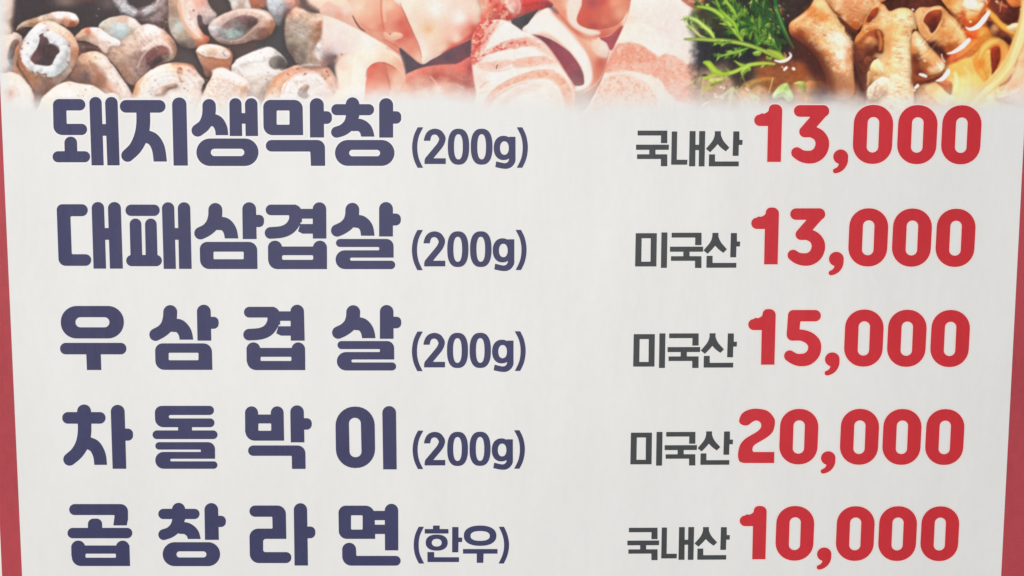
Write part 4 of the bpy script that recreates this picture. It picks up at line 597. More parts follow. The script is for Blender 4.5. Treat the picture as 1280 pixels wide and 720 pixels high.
    pork([(1154, 26), (1158, 18), (1166, 13), (1174, 12), (1177, 15), (1176, 24), (1172, 33), (1169, 38), (1164, 41.5), (1162, 36), (1158, 31)], [(1170, 15, 176, 98, 66), (1160, 22, 146, 80, 62), (1168, 24, 116, 66, 58), (1166, 34, 104, 62, 56), (1174, 22, 150, 84, 62)], f=1.1, tex=4, shadow=0)
    line([(1153, 27, 1.5), (1157, 17, 2), (1166, 11, 2.4), (1175, 10, 2)], (242, 204, 160), op=.7, f=1.2); line([(1153, 28, 2), (1158, 34, 2.4), (1163, 43, 2.4), (1170, 39, 2), (1177, 26, 2)], (238, 196, 150), op=.7, f=1.2)
    pork([(1083, 26), (1088, 15), (1094, 10), (1098, 10), (1096, 18), (1090, 25), (1086, 28)], [(1092, 16, 166, 92, 62), (1087, 24, 132, 78, 60)], f=1.2, tex=4, shadow=0)
    line([(992, 50, 8), (1008, 62, 18), (1020, 80, 22), (1026, 100, 24), (1028, 122, 24)], (98, 66, 58), op=.72, f=8); line([(1068, 56, 2), (1070, 76, 5), (1074, 96, 9), (1078, 116, 8)], (96, 68, 62), op=.7, f=4)
    for q in ([(1240, 78, 4), (1256, 66, 5), (1270, 50, 4)], [(1228, 112, 4), (1246, 108, 5), (1262, 98, 4)]): line(q, (206, 146, 96), op=.35, f=2)
    # broth, noodles
    blob([(1206, 40), (1218, 36), (1232, 34), (1240, 42), (1234, 54), (1222, 64), (1206, 76), (1190, 82), (1186, 72), (1198, 62), (1210, 52)], [(1215, 42, 208, 104, 68), (1230, 42, 224, 156, 92), (1220, 58, 224, 146, 90), (1204, 70, 216, 134, 92), (1192, 76, 196, 110, 80)], f=2.5, tex=6)
    blob([(1186, 84), (1198, 76), (1212, 72), (1226, 76), (1232, 96), (1228, 130), (1196, 132), (1188, 110)], [(1198, 84, 232, 182, 110), (1214, 82, 230, 184, 116), (1204, 108, 236, 212, 156), (1220, 104, 232, 200, 134), (1215, 122, 236, 218, 160)], f=3, tex=4)
    blob([(1216, 74), (1224, 66), (1236, 62), (1240, 72), (1240, 88), (1234, 104), (1226, 98), (1218, 86)], [(1226, 78, 222, 146, 84), (1236, 76, 230, 184, 112), (1232, 92, 230, 176, 104)], f=1.6, tex=5); line([(1222, 70, 1), (1228, 84, 1.6), (1234, 98, 1)], (200, 124, 70), op=.5, f=1.4); line([(1235, 64, 2), (1240, 78, 2.5), (1238, 96, 2)], (240, 206, 140), op=.7, f=1.4)
    line([(1194, 92, 4), (1196, 102, 5), (1194, 112, 3)], (246, 230, 190), op=.75, f=1.8)
    blob([(1238, 64), (1244, 58), (1250, 60), (1250, 74), (1244, 88), (1240, 98), (1239, 80)], [(1246, 66, 150, 78, 56), (1243, 80, 138, 74, 58), (1241, 94, 130, 70, 56)], f=1.3, tex=5)
    line([(1224, 72, 6), (1230, 60, 10), (1240, 52, 10), (1250, 51, 10), (1255, 58, 10), (1256, 72, 9), (1252, 84, 8)], (212, 156, 92), f=1.2, col2=(236, 200, 128)); line([(1250, 52, 3), (1255, 60, 6), (1255, 74, 6)], (222, 136, 88), op=.55, f=2.4)
    line([(1234, 12, 5), (1243, 22, 8), (1254, 33, 9), (1266, 40, 7)], (214, 150, 84), f=1.2, col2=(232, 182, 104))
    blob([(1246, 10), (1256, 6), (1268, 8), (1274, 18), (1270, 26), (1258, 30), (1250, 24)], [(1262, 18, 104, 66, 60), (1254, 14, 126, 78, 66)], f=2.2, tex=8); line([(1248, 4, 3), (1258, 8, 3)], (216, 140, 110), op=.7, f=1.5); line([(1252, 2, 2), (1250, 14, 1.5)], (226, 160, 130), op=.6)
    blob([(1256, -8), (1280, -8), (1278, 6), (1264, 8)], [(1268, 0, 216, 138, 92)], f=2, tex=6); specks([(1246, 2), (1277, 12)], (240, 210, 180), 1.5, .7)
    blob([(1234, 26), (1244, 30), (1254, 40), (1264, 48), (1262, 56), (1252, 48), (1242, 44), (1236, 36)], [(1242, 34, 190, 140, 104), (1252, 42, 128, 84, 68), (1260, 50, 96, 62, 56), (1238, 30, 90, 62, 56)], f=1.4, tex=8)
    blob([(1258, 34), (1268, 29), (1276, 30), (1272, 38), (1262, 38)], [(1268, 33, 232, 204, 166)], f=1.3, tex=8)
    line([(1284, -6, 13), (1281, 20, 13), (1276, 42, 14), (1268, 66, 15), (1258, 84, 15), (1244, 100, 15), (1228, 116, 14), (1214, 132, 12)], (226, 194, 134), f=1.3, col2=(238, 218, 172))
    blob([(1276, 66), (1300, 40), (1316, 60), (1316, 130), (1250, 126), (1254, 112), (1266, 94), (1272, 80)], [(1278, 74, 226, 180, 144), (1275, 92, 226, 184, 154), (1264, 106, 220, 176, 148), (1290, 100, 236, 210, 190), (1270, 118, 232, 206, 190)], f=2, tex=5); line([(1250, 107, 2), (1260, 101, 3), (1264, 94, 2)], (160, 108, 84), op=.6, f=1.5)
    blob([(1156, 112), (1164, 104), (1172, 104), (1182, 114), (1194, 124), (1180, 132), (1168, 124)], [(1166, 108, 224, 194, 150), (1178, 118, 234, 212, 172), (1186, 126, 236, 218, 186)], f=1.3, tex=4); blob([(1170, 102), (1180, 100), (1190, 104), (1190, 116), (1186, 118), (1178, 110)], [(1183, 106, 196, 128, 98), (1186, 114, 190, 146, 120)], f=1.5, tex=5)
    blob([(1140, 92), (1150, 96), (1164, 96), (1178, 92), (1172, 100), (1158, 104), (1142, 106)], [(1150, 98, 140, 88, 66), (1165, 98, 126, 80, 62)], f=2, tex=6); line([(1162, 103, 2), (1174, 97, 3), (1180, 88, 2)], (130, 78, 60), op=.7, f=1.4)
    for off, cc in ((-5, (206, 160, 104)), (4.5, (246, 230, 192))):
        line([(1284 + off, -6, 1.6), (1281 + off, 20, 1.6), (1276 + off, 42, 1.8), (1268 + off, 66, 1.8), (1258 + off, 84, 1.8), (1244 + off, 100, 1.8), (1228 + off, 116, 1.4)], cc, op=.55, f=1.4)
    line([(1262, 74, 4), (1252, 90, 6), (1238, 102, 6), (1224, 108, 5), (1212, 122, 4)], (230, 194, 134), op=.6, f=1.5); line([(1206, 84, 3), (1212, 96, 5), (1210, 112, 5), (1204, 126, 4)], (240, 216, 160), op=.55, f=1.8)
    W = (244, 230, 228)
    line([(1207, 34, 1), (1213, 36.5, 4), (1222, 33, 6), (1230, 24, 6.5), (1236, 15, 4)], W, f=.7); line([(1184, 67, 1), (1192, 65, 4), (1203, 58, 6), (1211, 50, 5)], W, f=.7); line([(1170, 101, 1), (1177, 99, 5), (1184, 92, 6), (1185.5, 88, 4)], W, f=.7)
    line([(1177, 68, 1.5), (1178, 73, 1.5), (1181, 77, 1.5)], W, op=.85); line([(1150, 93, 3), (1154, 94, 4), (1157.5, 95.5, 3)], W, f=.9); line([(1144, 110, 3), (1147, 107, 4)], W, f=.8); specks([(1143, 113), (1141, 12)], W, 1.2, .8); line([(1231, -2, 2), (1234, 4, 1)], W, op=.8)

def fade_mask(X, Y):
    n = 11 * fbm(X, Y, 17, 91, 1.5) - 2
    xs_ = [-40, 40, 60, 170, 300, 420, 480, 500, 545, 590, 610, 700, 740, 860, 880, 950, 1060, 1100, 1180, 1240, 1320]
    s_ = [104, 112, 116, 112, 110, 108, 102, 102, 100, 100, 100, 104, 108, 100, 106, 112, 108, 112, 108, 100, 92]
    e_ = [142, 146, 146, 150, 146, 140, 136, 132, 132, 138, 144, 148, 148, 146, 144, 144, 142, 150, 146, 146, 142]
    s = np.interp(X, xs_, s_) + n; e = np.interp(X, xs_, e_) + n * .4
    a = 1 - np.clip((Y - s) / (e - s), 0, 1)
    a = a * a * (3 - 2 * a)
    return a * np.clip((X + 2) / 16, 0, 1)          # fades out before the side border too

def finish():
    a = fade_mask(GX, GY)[..., None]
    g = np.random.RandomState(3).normal(0, 2.2, INK.shape[:2])[..., None]
    c = INK.copy(); wl = np.clip((432 - GX) / 24, 0, 1)[..., None]; wr = np.clip((GX - 862) / 20, 0, 1)[..., None]
    lum = c.mean(-1, keepdims=True); cl = 131 + (c - (c - lum) * .1 - 128) * 1.14 + np.array([8, -1, -3])
    cr = 125 + (c - 128) * 1.24 + (c - lum) * .02
    c = 132 + (c - 128) * 1.07 - (c - lum) * .04; c = c * (1 - wl) + cl * wl; c = c * (1 - wr) + cr * wr
    c = np.where(c < 66, 66 - (66 - c) * .5, c); c = np.where(c > 238, 238 + (c - 238) * .3, c)
    col = np.clip(c + g, 0, 255)
    return col, a
# ---------------------------------------------------------------- lettering engine
# A glyph is a list of pieces; '+' pieces are joined, '-' pieces cut out.  Coordinates are traced print units.
GH = 0.45
def fillet(pts, n=8):
    out = []; m = len(pts)
    for k in range(m):
        p = np.array(pts[k][:2], float); r = pts[k][2] if len(pts[k]) > 2 else 0
        a = np.array(pts[k - 1][:2], float) - p; b = np.array(pts[(k + 1) % m][:2], float) - p
        la, lb = np.hypot(*a), np.hypot(*b)
        if r <= 0 or la < 1e-6 or lb < 1e-6: out.append(p); continue
        a /= la; b /= lb; half = math.acos(max(-1, min(1, float(a @ b)))) / 2
        t = min(r / math.tan(half), la * .5, lb * .5); rr = t * math.tan(half)
        c = p + (a + b) / np.hypot(*(a + b)) * (rr / math.sin(half))
        s = p + a * t - c; e = p + b * t - c
        a0 = math.atan2(s[1], s[0]); da = math.atan2(s[0] * e[1] - s[1] * e[0], float(s @ e))
        for q in range(n + 1): out.append(c + rr * np.array([math.cos(a0 + da * q / n), math.sin(a0 + da * q / n)]))
    return np.array(out)
def mixed(pts, n=6):     # smooth outline, points marked 1 are corners
    m = len(pts); out = []
    for k in range(m):
        p1 = np.array(pts[k][:2], float); p2 = np.array(pts[(k + 1) % m][:2], float)
        c1 = len(pts[k]) > 2; c2 = len(pts[(k + 1) % m]) > 2
        p0 = 2 * p1 - p2 if c1 else np.array(pts[k - 1][:2], float); p3 = 2 * p2 - p1 if c2 else np.array(pts[(k + 2) % m][:2], float)
        for t in np.arange(n) / n:
            out.append(0.5 * (2 * p1 + (p2 - p0) * t + (2 * p0 - 5 * p1 + 4 * p2 - p3) * t * t + (3 * p1 - p0 - 3 * p2 + p3) * t ** 3))
    return np.array(out)
# pieces: ('P', pts) rounded polygon | ('R', x0,y0,x1,y1,r) | ('E', x0,y0,x1,y1,n) superellipse | ('S', pts(x,y,w), clip) stroke | ('M', pts) smooth outline
def piece_sdf(pc, X, Y):
    k = pc[0]
    if k == 'P': return poly_sdf(X, Y, fillet(pc[1]))
    if k == 'R': x0, y0, x1, y1, r = pc[1]; return poly_sdf(X, Y, fillet([(x0, y0, r), (x1, y0, r), (x1, y1, r), (x0, y1, r)], 12))
    if k == 'E':
        x0, y0, x1, y1, n = pc[1]; t = np.linspace(0, 2 * math.pi, 57)[:-1]; c, s = np.cos(t), np.sin(t)
        return poly_sdf(X, Y, np.c_[(x0 + x1) / 2 + (x1 - x0) / 2 * np.sign(c) * abs(c) ** (2 / n), (y0 + y1) / 2 + (y1 - y0) / 2 * np.sign(s) * abs(s) ** (2 / n)])
    if k == 'M': return poly_sdf(X, Y, mixed(pc[1]))
    if k == 'S':
        pts = pc[1]; P = spline(pts, False, 6); W = np.interp(np.linspace(0, len(pts) - 1, len(P)), range(len(pts)), [p[2] for p in pts])
        d = stroke_sdf(X, Y, P, W)
        for (a, b, c) in pc[2]: d = np.maximum(d, a * X + b * Y - c)      # keep the side where aX+bY<c
        return d
def page(pcs, ox, oy, k):            # traced crop units -> print units
    out = []
    for s, pc in pcs:
        kind = pc[0]
        if kind in 'PM': q = [(ox + p[0] / k, oy + p[1] / k) + ((p[2] / k,) if len(p) > 2 and kind == 'P' else tuple(p[2:])) for p in pc[1]]; out.append((s, (kind, q)))
        elif kind == 'R': x0, y0, x1, y1, r = pc[1]; out.append((s, ('R', (ox + x0 / k, oy + y0 / k, ox + x1 / k, oy + y1 / k, r / k))))
        elif kind == 'E': x0, y0, x1, y1, n = pc[1]; out.append((s, ('E', (ox + x0 / k, oy + y0 / k, ox + x1 / k, oy + y1 / k, n))))
        elif kind == 'S': out.append((s, ('S', [(ox + p[0] / k, oy + p[1] / k, p[2] / k) for p in pc[1]], [(a, b, c / k + a * ox + b * oy) for a, b, c in pc[2]])))
    return out
def bounds(pcs):
    xs, ys = [], []
    for s, pc in pcs:
        if pc[0] in 'RE': xs += [pc[1][0], pc[1][2]]; ys += [pc[1][1], pc[1][3]]
        else:
            for p in pc[1]:
                w = p[2] / 2 if pc[0] == 'S' else 0; xs += [p[0] - w, p[0] + w]; ys += [p[1] - w, p[1] + w]
    return min(xs), min(ys), max(xs), max(ys)
def field(pcs, X, Y):
    d = np.full(X.shape, 1e3)
    for s, pc in pcs:
        e = piece_sdf(pc, X, Y); d = np.minimum(d, e) if s == '+' else np.maximum(d, -e)
    return d
def loops(d, xs, ys, level=0.0):
    v = d - level; v = np.where(np.abs(v) < 1e-5, 1e-5, v); ins = v < 0
    c = ins[:-1, :-1] * 1 + ins[:-1, 1:] * 2 + ins[1:, 1:] * 4 + ins[1:, :-1] * 8
    nxt = {}
    T = {1: ('W', 'N'), 2: ('N', 'E'), 3: ('W', 'E'), 4: ('E', 'S'), 6: ('N', 'S'), 7: ('W', 'S'), 8: ('S', 'W'), 9: ('S', 'N'), 11: ('S', 'E'), 12: ('E', 'W'), 13: ('E', 'N'), 14: ('N', 'W')}
    def eid(j, i, e): return {'N': ('h', j, i), 'S': ('h', j + 1, i), 'W': ('v', j, i), 'E': ('v', j, i + 1)}[e]
    for j, i in zip(*np.nonzero((c > 0) & (c < 15))):
        k = c[j, i]
        segs = [T[k]] if k in T else ([('W', 'N'), ('E', 'S')] if k == 5 else [('N', 'E'), ('S', 'W')])
        for a, b in segs: nxt[eid(j, i, a)] = eid(j, i, b)
    def pt(e):
        t, j, i = e
        if t == 'h': a, b = v[j, i], v[j, i + 1]; f = a / (a - b); return (xs[i] + f * (xs[i + 1] - xs[i]), ys[j])
        a, b = v[j, i], v[j + 1, i]; f = a / (a - b); return (xs[i], ys[j] + f * (ys[j + 1] - ys[j]))
    out = []
    while nxt:
        s = next(iter(nxt)); cur = s; L = []
        while cur in nxt: n_ = nxt.pop(cur); L.append(pt(cur)); cur = n_
        if len(L) > 5: out.append(np.array(L))
    return out
def simplify(P, tol=0.035):
    keep = np.zeros(len(P), bool); a = 0; b = int(np.argmax(np.hypot(*(P - P[0]).T))); keep[[a, b]] = True
    Q = np.vstack([P, P[:1]]); st = [(a, b), (b, len(P))]
    while st:
        i, j = st.pop()
        if j - i < 2: continue
        e = Q[j] - Q[i]; L = np.hypot(*e) + 1e-12; w = Q[i + 1:j] - Q[i]
        dd = np.abs(w[:, 0] * e[1] - w[:, 1] * e[0]) / L; m = int(np.argmax(dd))
        if dd[m] > tol: q = i + 1 + m; keep[q] = True; st += [(i, q), (q, j)]
    return P[keep]
def film(name, LP, thick):           # closed outlines (metres, X right / Z up) -> one thin film mesh standing in the XZ plane
    cu = bpy.data.curves.new(name, 'CURVE'); cu.dimensions = '2D'; cu.fill_mode = 'BOTH'; cu.extrude = thick / 2
    for P in LP:
        sp = cu.splines.new('POLY'); sp.points.add(len(P) - 1); sp.use_cyclic_u = True
        sp.points.foreach_set('co', np.c_[P * 1000, np.zeros(len(P)), np.ones(len(P))].ravel())
    cu.extrude = thick / 2 * 1000
    o = bpy.data.objects.new(name, cu); COL.objects.link(o)
    me = bpy.data.meshes.new_from_object(o.evaluated_get(bpy.context.evaluated_depsgraph_get()))
    bpy.data.objects.remove(o); bpy.data.curves.remove(cu)
    co = np.empty(len(me.vertices) * 3); me.vertices.foreach_get('co', co); co = co.reshape(-1, 3) / 1000
    me.vertices.foreach_set('co', np.c_[co[:, 0], -co[:, 2], co[:, 1]].ravel()); me.name = name; me.materials.clear()
    for p in me.polygons: p.use_smooth = False
    me.update(); return me
def cut(pcs, level=0.0, m=1.5):      # pieces in print units -> list of simplified outlines on the face (metres)
    x0, y0, x1, y1 = bounds(pcs); m = m + max(level, 0)
    xs = np.arange(x0 - m, x1 + m + GH, GH); ys = np.arange(y0 - m, y1 + m + GH, GH); X, Y = np.meshgrid(xs, ys)
    return [face(simplify(P)) for P in loops(field(pcs, X, Y), xs, ys, level)]
def box_of(LP):
    A = np.vstack(LP); return A.min(0), A.max(0)
INKZ, RIMZ = -0.00025, -0.00016        # standing proud of the face: lettering film, outline film

def P(*a): return ('+', ('P', list(a)))
def C(*a): return ('-', ('P', list(a)))
def B(x0, y0, x1, y1, r=0): return ('+', ('R', (x0, y0, x1, y1, r)))
def H(x0, y0, x1, y1, r=0): return ('-', ('R', (x0, y0, x1, y1, r)))
def E(x0, y0, x1, y1, n=2.4): return ('+', ('E', (x0, y0, x1, y1, n)))
def EH(x0, y0, x1, y1, n=2.4): return ('-', ('E', (x0, y0, x1, y1, n)))
def S(pts, *clip): return ('+', ('S', pts, list(clip)))
def SM(*a): return ('+', ('M', list(a)))
def bot(y): return (0, 1, y)
def top(y): return (0, -1, -y)
def nub(x0, y0, x1, y1, r): return P((x0, y0, 0), (x1, y0, r), (x1, y1, r), (x0, y1, 0))
def post(xa, xb, xc, xd, y0, y1, r): return P((xa, y0, r), (xb, y0, r), (xc, y1), (xd, y1))
K1 = 720 / 110.0; K2 = 8.0; K3 = 1280 / 150.0; K4 = 7.2
# ---------------------------------------------------------------- traced lettering
NAMES = [
 [ # first row
  ((60, 110), [P((40, 90, 48), (306, 90, 47), (306, 184, 46), (151, 184, 6), (154, 293, 6), (320, 293, 45), (321, 385, 45), (46, 385, 75)),
               P((133, 398, 50), (237, 398, 50), (241, 530), (137, 530)), B(38, 517, 345, 608, 45),
               post(337, 438, 457, 357, 73, 633, 50), post(466, 569, 587, 486, 73, 633, 50), B(440, 295, 482, 391)]),
  ((60, 110), [B(588, 98, 962, 202, 52), S([(779, 180, 112), (779, 300, 114), (760, 400, 114), (715, 490, 108), (652, 552, 104)]),
               S([(800, 395, 104), (860, 420, 106), (902, 490, 108), (919, 600, 108), (922, 660, 108)], bot(602)),
               P((1014, 77, 58), (1132, 77, 58), (1145, 635), (1028, 635))]),
  ((200, 110), [S([(402, 145, 110), (402, 190, 110), (392, 245, 106), (362, 305, 102), (309, 347, 102)]), S([(420, 258, 102), (470, 278, 103), (500, 330, 103), (507, 390, 103), (508, 440, 103)], bot(386)),
                post(567, 666, 673, 571, 83, 393, 48), post(694, 797, 803, 701, 83, 393, 50), B(660, 205, 705, 292), B(298, 413, 806, 638, 112), H(416, 497, 690, 557, 30)]),
  ((350, 110), [P((-138, 97, 60), (185, 97, 70), (190, 386), (-134, 386, 75)), H(-27, 184, 78, 300, 8), post(243, 358, 361, 246, 83, 405, 57), nub(340, 190, 425, 294, 52),
                P((-116, 425, 47), (368, 425, 65), (370, 637), (253, 637), (248, 520, 8), (-116, 520, 47))]),
  ((350, 110), [P((537, 77, 56), (650, 77, 56), (648, 240), (540, 240)), B(420, 132, 770, 223, 44), S([(593, 130, 108), (592, 230, 106), (568, 297, 100), (518, 342, 94), (464, 361, 92)]),
                S([(600, 303, 100), (655, 304, 102), (700, 338, 106), (719, 400, 108), (722, 450, 108)], bot(398)),
                post(811, 926, 926, 812, 83, 406, 57), nub(910, 190, 992, 292, 50), B(450, 425, 937, 637, 106), H(566, 506, 819, 558, 26)]),
 ],
 [
  ((60, 240), [P((70, 100, 45), (326, 100, 50), (326, 198, 50), (184, 198, 10), (195, 509, 10), (354, 509, 47), (354, 604, 47), (88, 604, 60)),
               post(356, 458, 476, 373, 82, 627, 50), post(489, 595, 613, 507, 82, 627, 52), B(462, 295, 505, 391)]),
  ((60, 240), [B(634, 103, 914, 196, 46), post(667, 763, 772, 676, 217, 540, 48), post(793, 888, 897, 800, 217, 540, 48), B(640, 515, 932, 607, 46),
               post(931, 1032, 1047, 947, 84, 629, 50), post(1061, 1163, 1176, 1073, 84, 629, 50), B(1031, 295, 1066, 391)]),
  ((200, 240), [S([(453, 147, 114), (450, 205, 114), (428, 265, 110), (385, 310, 102), (332, 337, 102)]), S([(470, 257, 108), (530, 264, 110), (570, 310, 110), (585, 375, 110), (587, 430, 110)], bot(380)),
                post(673, 785, 791, 677, 84, 385, 56), nub(770, 187, 851, 287, 50), P((324, 408, 60), (795, 408, 70), (798, 630), (330, 630, 75)), H(438, 488, 685, 550, 8)]),
  ((350, 240), [P((-117, 103, 43), (130, 103), (130, 190), (-117, 190, 43)), P((40, 103), (177, 103, 65), (180, 250), (78, 205), (76, 190), (40, 190)),
                S([(110, 150, 92), (124, 185, 100), (120, 240, 100), (80, 296, 98), (15, 326, 96), (-77, 335, 96)]), B(160, 138, 280, 218), P((165, 262), (280, 262), (280, 341), (185, 341), (148, 322)),
                post(267, 378, 380, 269, 84, 381, 56), post(-99, 15, 20, -97, 398, 560, 56), post(270, 383, 385, 270, 398, 560, 56), P((-98, 446), (384, 446), (385, 631), (-94, 631, 75)), H(17, 517, 272, 555, 12)]),
  ((350, 240), [S([(592, 145, 113), (588, 195, 113), (566, 247, 106), (523, 288, 101), (468, 315, 101)]), S([(605, 238, 104), (665, 247, 108), (705, 290, 110), (718, 355, 110), (720, 410, 110)], bot(358)),
                post(811, 924, 924, 811, 82, 364, 57), nub(905, 176, 989, 274, 50),
                P((458, 384, 33), (929, 384, 60), (930, 537), (573, 537, 13), (573, 562, 13), (943, 562, 34), (943, 631, 34), (455, 631, 78), (455, 477, 75), (812, 477, 10), (812, 450, 10), (458, 450, 33))]),
 ],
 [
  ((60, 365), [B(105, 114, 621, 380, 130), H(225, 206, 503, 289, 41), B(99, 416, 642, 510, 46), P((313, 500), (432, 500), (437, 638), (319, 638))]),
  ((180, 365), [S([(215, 164, 114), (211, 215, 114), (190, 275, 108), (150, 318, 102), (95, 349, 102)]), S([(232, 272, 108), (290, 279, 110), (332, 325, 110), (347, 385, 110), (349, 440, 110)], bot(390)),
                post(432, 545, 551, 438, 104, 398, 56), nub(530, 203, 611, 301, 50), P((90, 420, 60), (555, 420, 70), (560, 637), (95, 637, 75)), H(202, 497, 446, 558, 8)]),
  ((290, 365), [P((98, 121, 44), (345, 121), (345, 209), (98, 209, 44)), P((255, 121), (390, 121, 65), (395, 270), (292, 222), (290, 209), (255, 209)),
                S([(325, 168, 92), (339, 200, 100), (335, 254, 100), (296, 312, 98), (232, 341, 96), (140, 349, 95)]), B(375, 158, 495, 236), P((380, 280), (495, 280), (495, 357), (400, 357), (362, 338)),
                post(478, 588, 595, 481, 104, 398, 56), post(118, 230, 235, 120, 412, 570, 56), post(487, 597, 600, 487, 412, 570, 56), P((119, 457), (598, 457), (600, 639), (125, 639, 75)), H(234, 530, 486, 564, 8)]),
  ((400, 365), [S([(272, 165, 114), (268, 212, 113), (246, 265, 108), (203, 305, 102), (150, 332, 102)]), S([(287, 258, 106), (345, 267, 108), (384, 312, 109), (399, 375, 109), (401, 430, 109)], bot(378)),
                post(490, 601, 602, 490, 106, 383, 56), nub(585, 202, 665, 297, 49),
                P((143, 401, 33), (606, 401, 58), (608, 552), (257, 552, 12), (257, 576, 12), (623, 576, 33), (623, 642, 33), (138, 642, 78), (138, 491, 75), (491, 491, 9), (491, 467, 9), (143, 467, 33))]),
 ],
 [
  ((60, 490), [P((236, 102, 57), (352, 102, 57), (354, 270), (244, 270)), B(117, 164, 471, 259, 46), S([(298, 200, 110), (299, 330, 111), (280, 425, 110), (237, 498, 106), (177, 551, 103)]),
               S([(320, 415, 100), (380, 442, 104), (419, 510, 104), (431, 590, 104), (433, 650, 104)], bot(596)), post(512, 626, 641, 529, 105, 628, 57), P((610, 299), (696, 299, 50), (696, 398, 50), (615, 398))]),
  ((180, 490), [P((88, 113, 55), (573, 113, 37), (573, 188, 37), (203, 188, 14), (203, 216, 14), (577, 216, 36), (577, 288, 36), (92, 288, 70)), B(279, 285, 393, 320), B(70, 314, 602, 385, 36),
                P((93, 410, 30), (581, 410, 58), (582, 546), (215, 546, 11), (215, 567, 11), (601, 567, 30), (601, 628, 30), (93, 628, 70), (93, 490, 66), (465, 490, 4), (465, 471, 4), (93, 471, 30))]),
  ((290, 490), [post(106, 213, 216, 108, 117, 330, 54), post(317, 422, 426, 318, 117, 330, 53), P((107, 184), (423, 184), (427, 398), (112, 398, 75)), H(216, 257, 321, 317, 6),
                post(476, 587, 593, 481, 109, 412, 55), nub(570, 214, 653, 308, 48), P((132, 437, 43), (600, 437, 65), (603, 629), (491, 629), (489, 522, 6), (132, 522, 43))]),
  ((400, 490), [P((125, 119, 155), (446, 119, 155), (453, 622, 155), (132, 622, 155)), C((236, 211, 47), (333, 211, 47), (341, 533, 47), (243, 533, 47)), post(509, 622, 628, 517, 115, 633, 56)]),
 ],
 [
  ((60, 610), [P((174, 131, 44), (655, 131, 68), (655, 255, 20), (645, 306), (535, 306), (546, 221, 8), (174, 221, 44)), B(160, 326, 690, 411, 42), post(327, 443, 444, 327, 250, 340, 57),
               post(189, 303, 308, 192, 430, 560, 56), post(555, 665, 668, 556, 430, 560, 55), P((191, 470), (667, 470), (672, 638), (198, 638, 75)), H(307, 537, 556, 570, 8)]),
  ((180, 610), [P((228, 121, 55), (338, 121, 55), (337, 260), (231, 260)), B(117, 170, 455, 254, 42), S([(284, 200, 104), (282, 262, 102), (258, 322, 96), (214, 362, 90), (162, 381, 89)]),
                S([(300, 328, 94), (348, 331, 98), (393, 365, 102), (411, 415, 104), (414, 470, 104)], bot(417)), post(494, 606, 613, 499, 123, 424, 56), nub(590, 227, 670, 319, 47), B(153, 443, 623, 639, 98), H(266, 518, 511, 568, 25)]),
  ((290, 610), [P((143, 143, 46), (440, 143, 70), (445, 416), (255, 416, 22), (255, 524, 18), (486, 524, 44), (486, 614, 44), (147, 614, 75), (142, 332, 70), (332, 332, 8), (330, 235, 8), (143, 235, 46)),
                post(505, 614, 622, 512, 124, 634, 55), nub(600, 315, 682, 411, 48)]),
  ((400, 610), [P((150, 144, 60), (445, 144, 75), (452, 416), (155, 416, 65)), H(254, 223, 349, 340, 8), B(430, 187, 545, 263), B(430, 300, 545, 376), post(529, 640, 641, 532, 129, 510, 55),
                P((181, 448, 57), (294, 448, 57), (297, 555, 8), (660, 555, 40), (660, 635, 40), (183, 635, 75))]),
 ],
]
WEIGHT = [ # ( 2 0 0 g )
 ('bracket', [S([(172, 140, 48), (124, 240, 50), (107, 355, 52), (124, 470, 50), (172, 575, 48)], top(153), bot(558))]),
 ('digit', [S([(232, 330, 66), (232, 275, 64), (256, 217, 58), (307, 196, 58), (356, 214, 62), (384, 262, 64)], bot(288)), S([(356, 214, 62), (384, 262, 64), (366, 322, 64), (318, 384, 64), (240, 478, 64)], (-1, 0, -205), bot(519)),
            P((205, 484), (240, 463), (418, 463), (418, 520), (205, 520))]),
 ('digit', [E(438, 167, 652, 527, 2.5), EH(500, 222, 588, 474, 2.4)]),
 ('digit', [E(668, 167, 885, 527, 2.5), EH(733, 222, 820, 474, 2.4)]),
 ('letter', [E(897, 238, 1095, 481, 2.2), P((1050, 248), (1115, 248), (1115, 480), (1050, 480)), EH(960, 293, 1048, 428, 2.2), S([(1082, 440, 66), (1080, 490, 66), (1052, 528, 62), (1005, 540, 56), (925, 524, 58), (890, 514, 58)], (-1, -.16, -1001))]),
 ('bracket', [S([(1148, 140, 48), (1196, 240, 50), (1213, 355, 52), (1196, 470, 50), (1146, 575, 48)], top(153), bot(558))]),
]
WEIGHT_AT = [((505, 140), (80, 152, 1240, 570)), ((505, 270), (78, 138, 1227, 553)), ((505, 400), (78, 113, 1218, 522)), ((505, 525), (85, 103, 1210, 500))]
NOTE5 = [
 ('bracket', [S([(182, 130, 46), (136, 230, 48), (122, 330, 50), (136, 430, 48), (184, 530, 46)], top(147), bot(515))]),
 ('syllable', [B(290, 135, 357, 175), B(207, 170, 445, 215), E(217, 225, 437, 386, 2.3), EH(278, 268, 377, 345, 2.2), P((482, 150), (545, 150), (545, 255), (583, 255), (581, 300), (545, 300), (543, 403), (481, 403)), P((234, 400), (302, 400), (302, 452), (551, 452), (550, 500), (235, 500))]),
 ('syllable', [E(598, 135, 924, 338, 2.3), EH(665, 190, 858, 288, 2.4), B(590, 370, 935, 416), P((728, 410), (796, 410), (793, 508), (727, 508))]),
 ('bracket', [S([(966, 130, 46), (1010, 230, 48), (1026, 330, 50), (1010, 430, 48), (964, 530, 46)], top(147), bot(515))]),
]
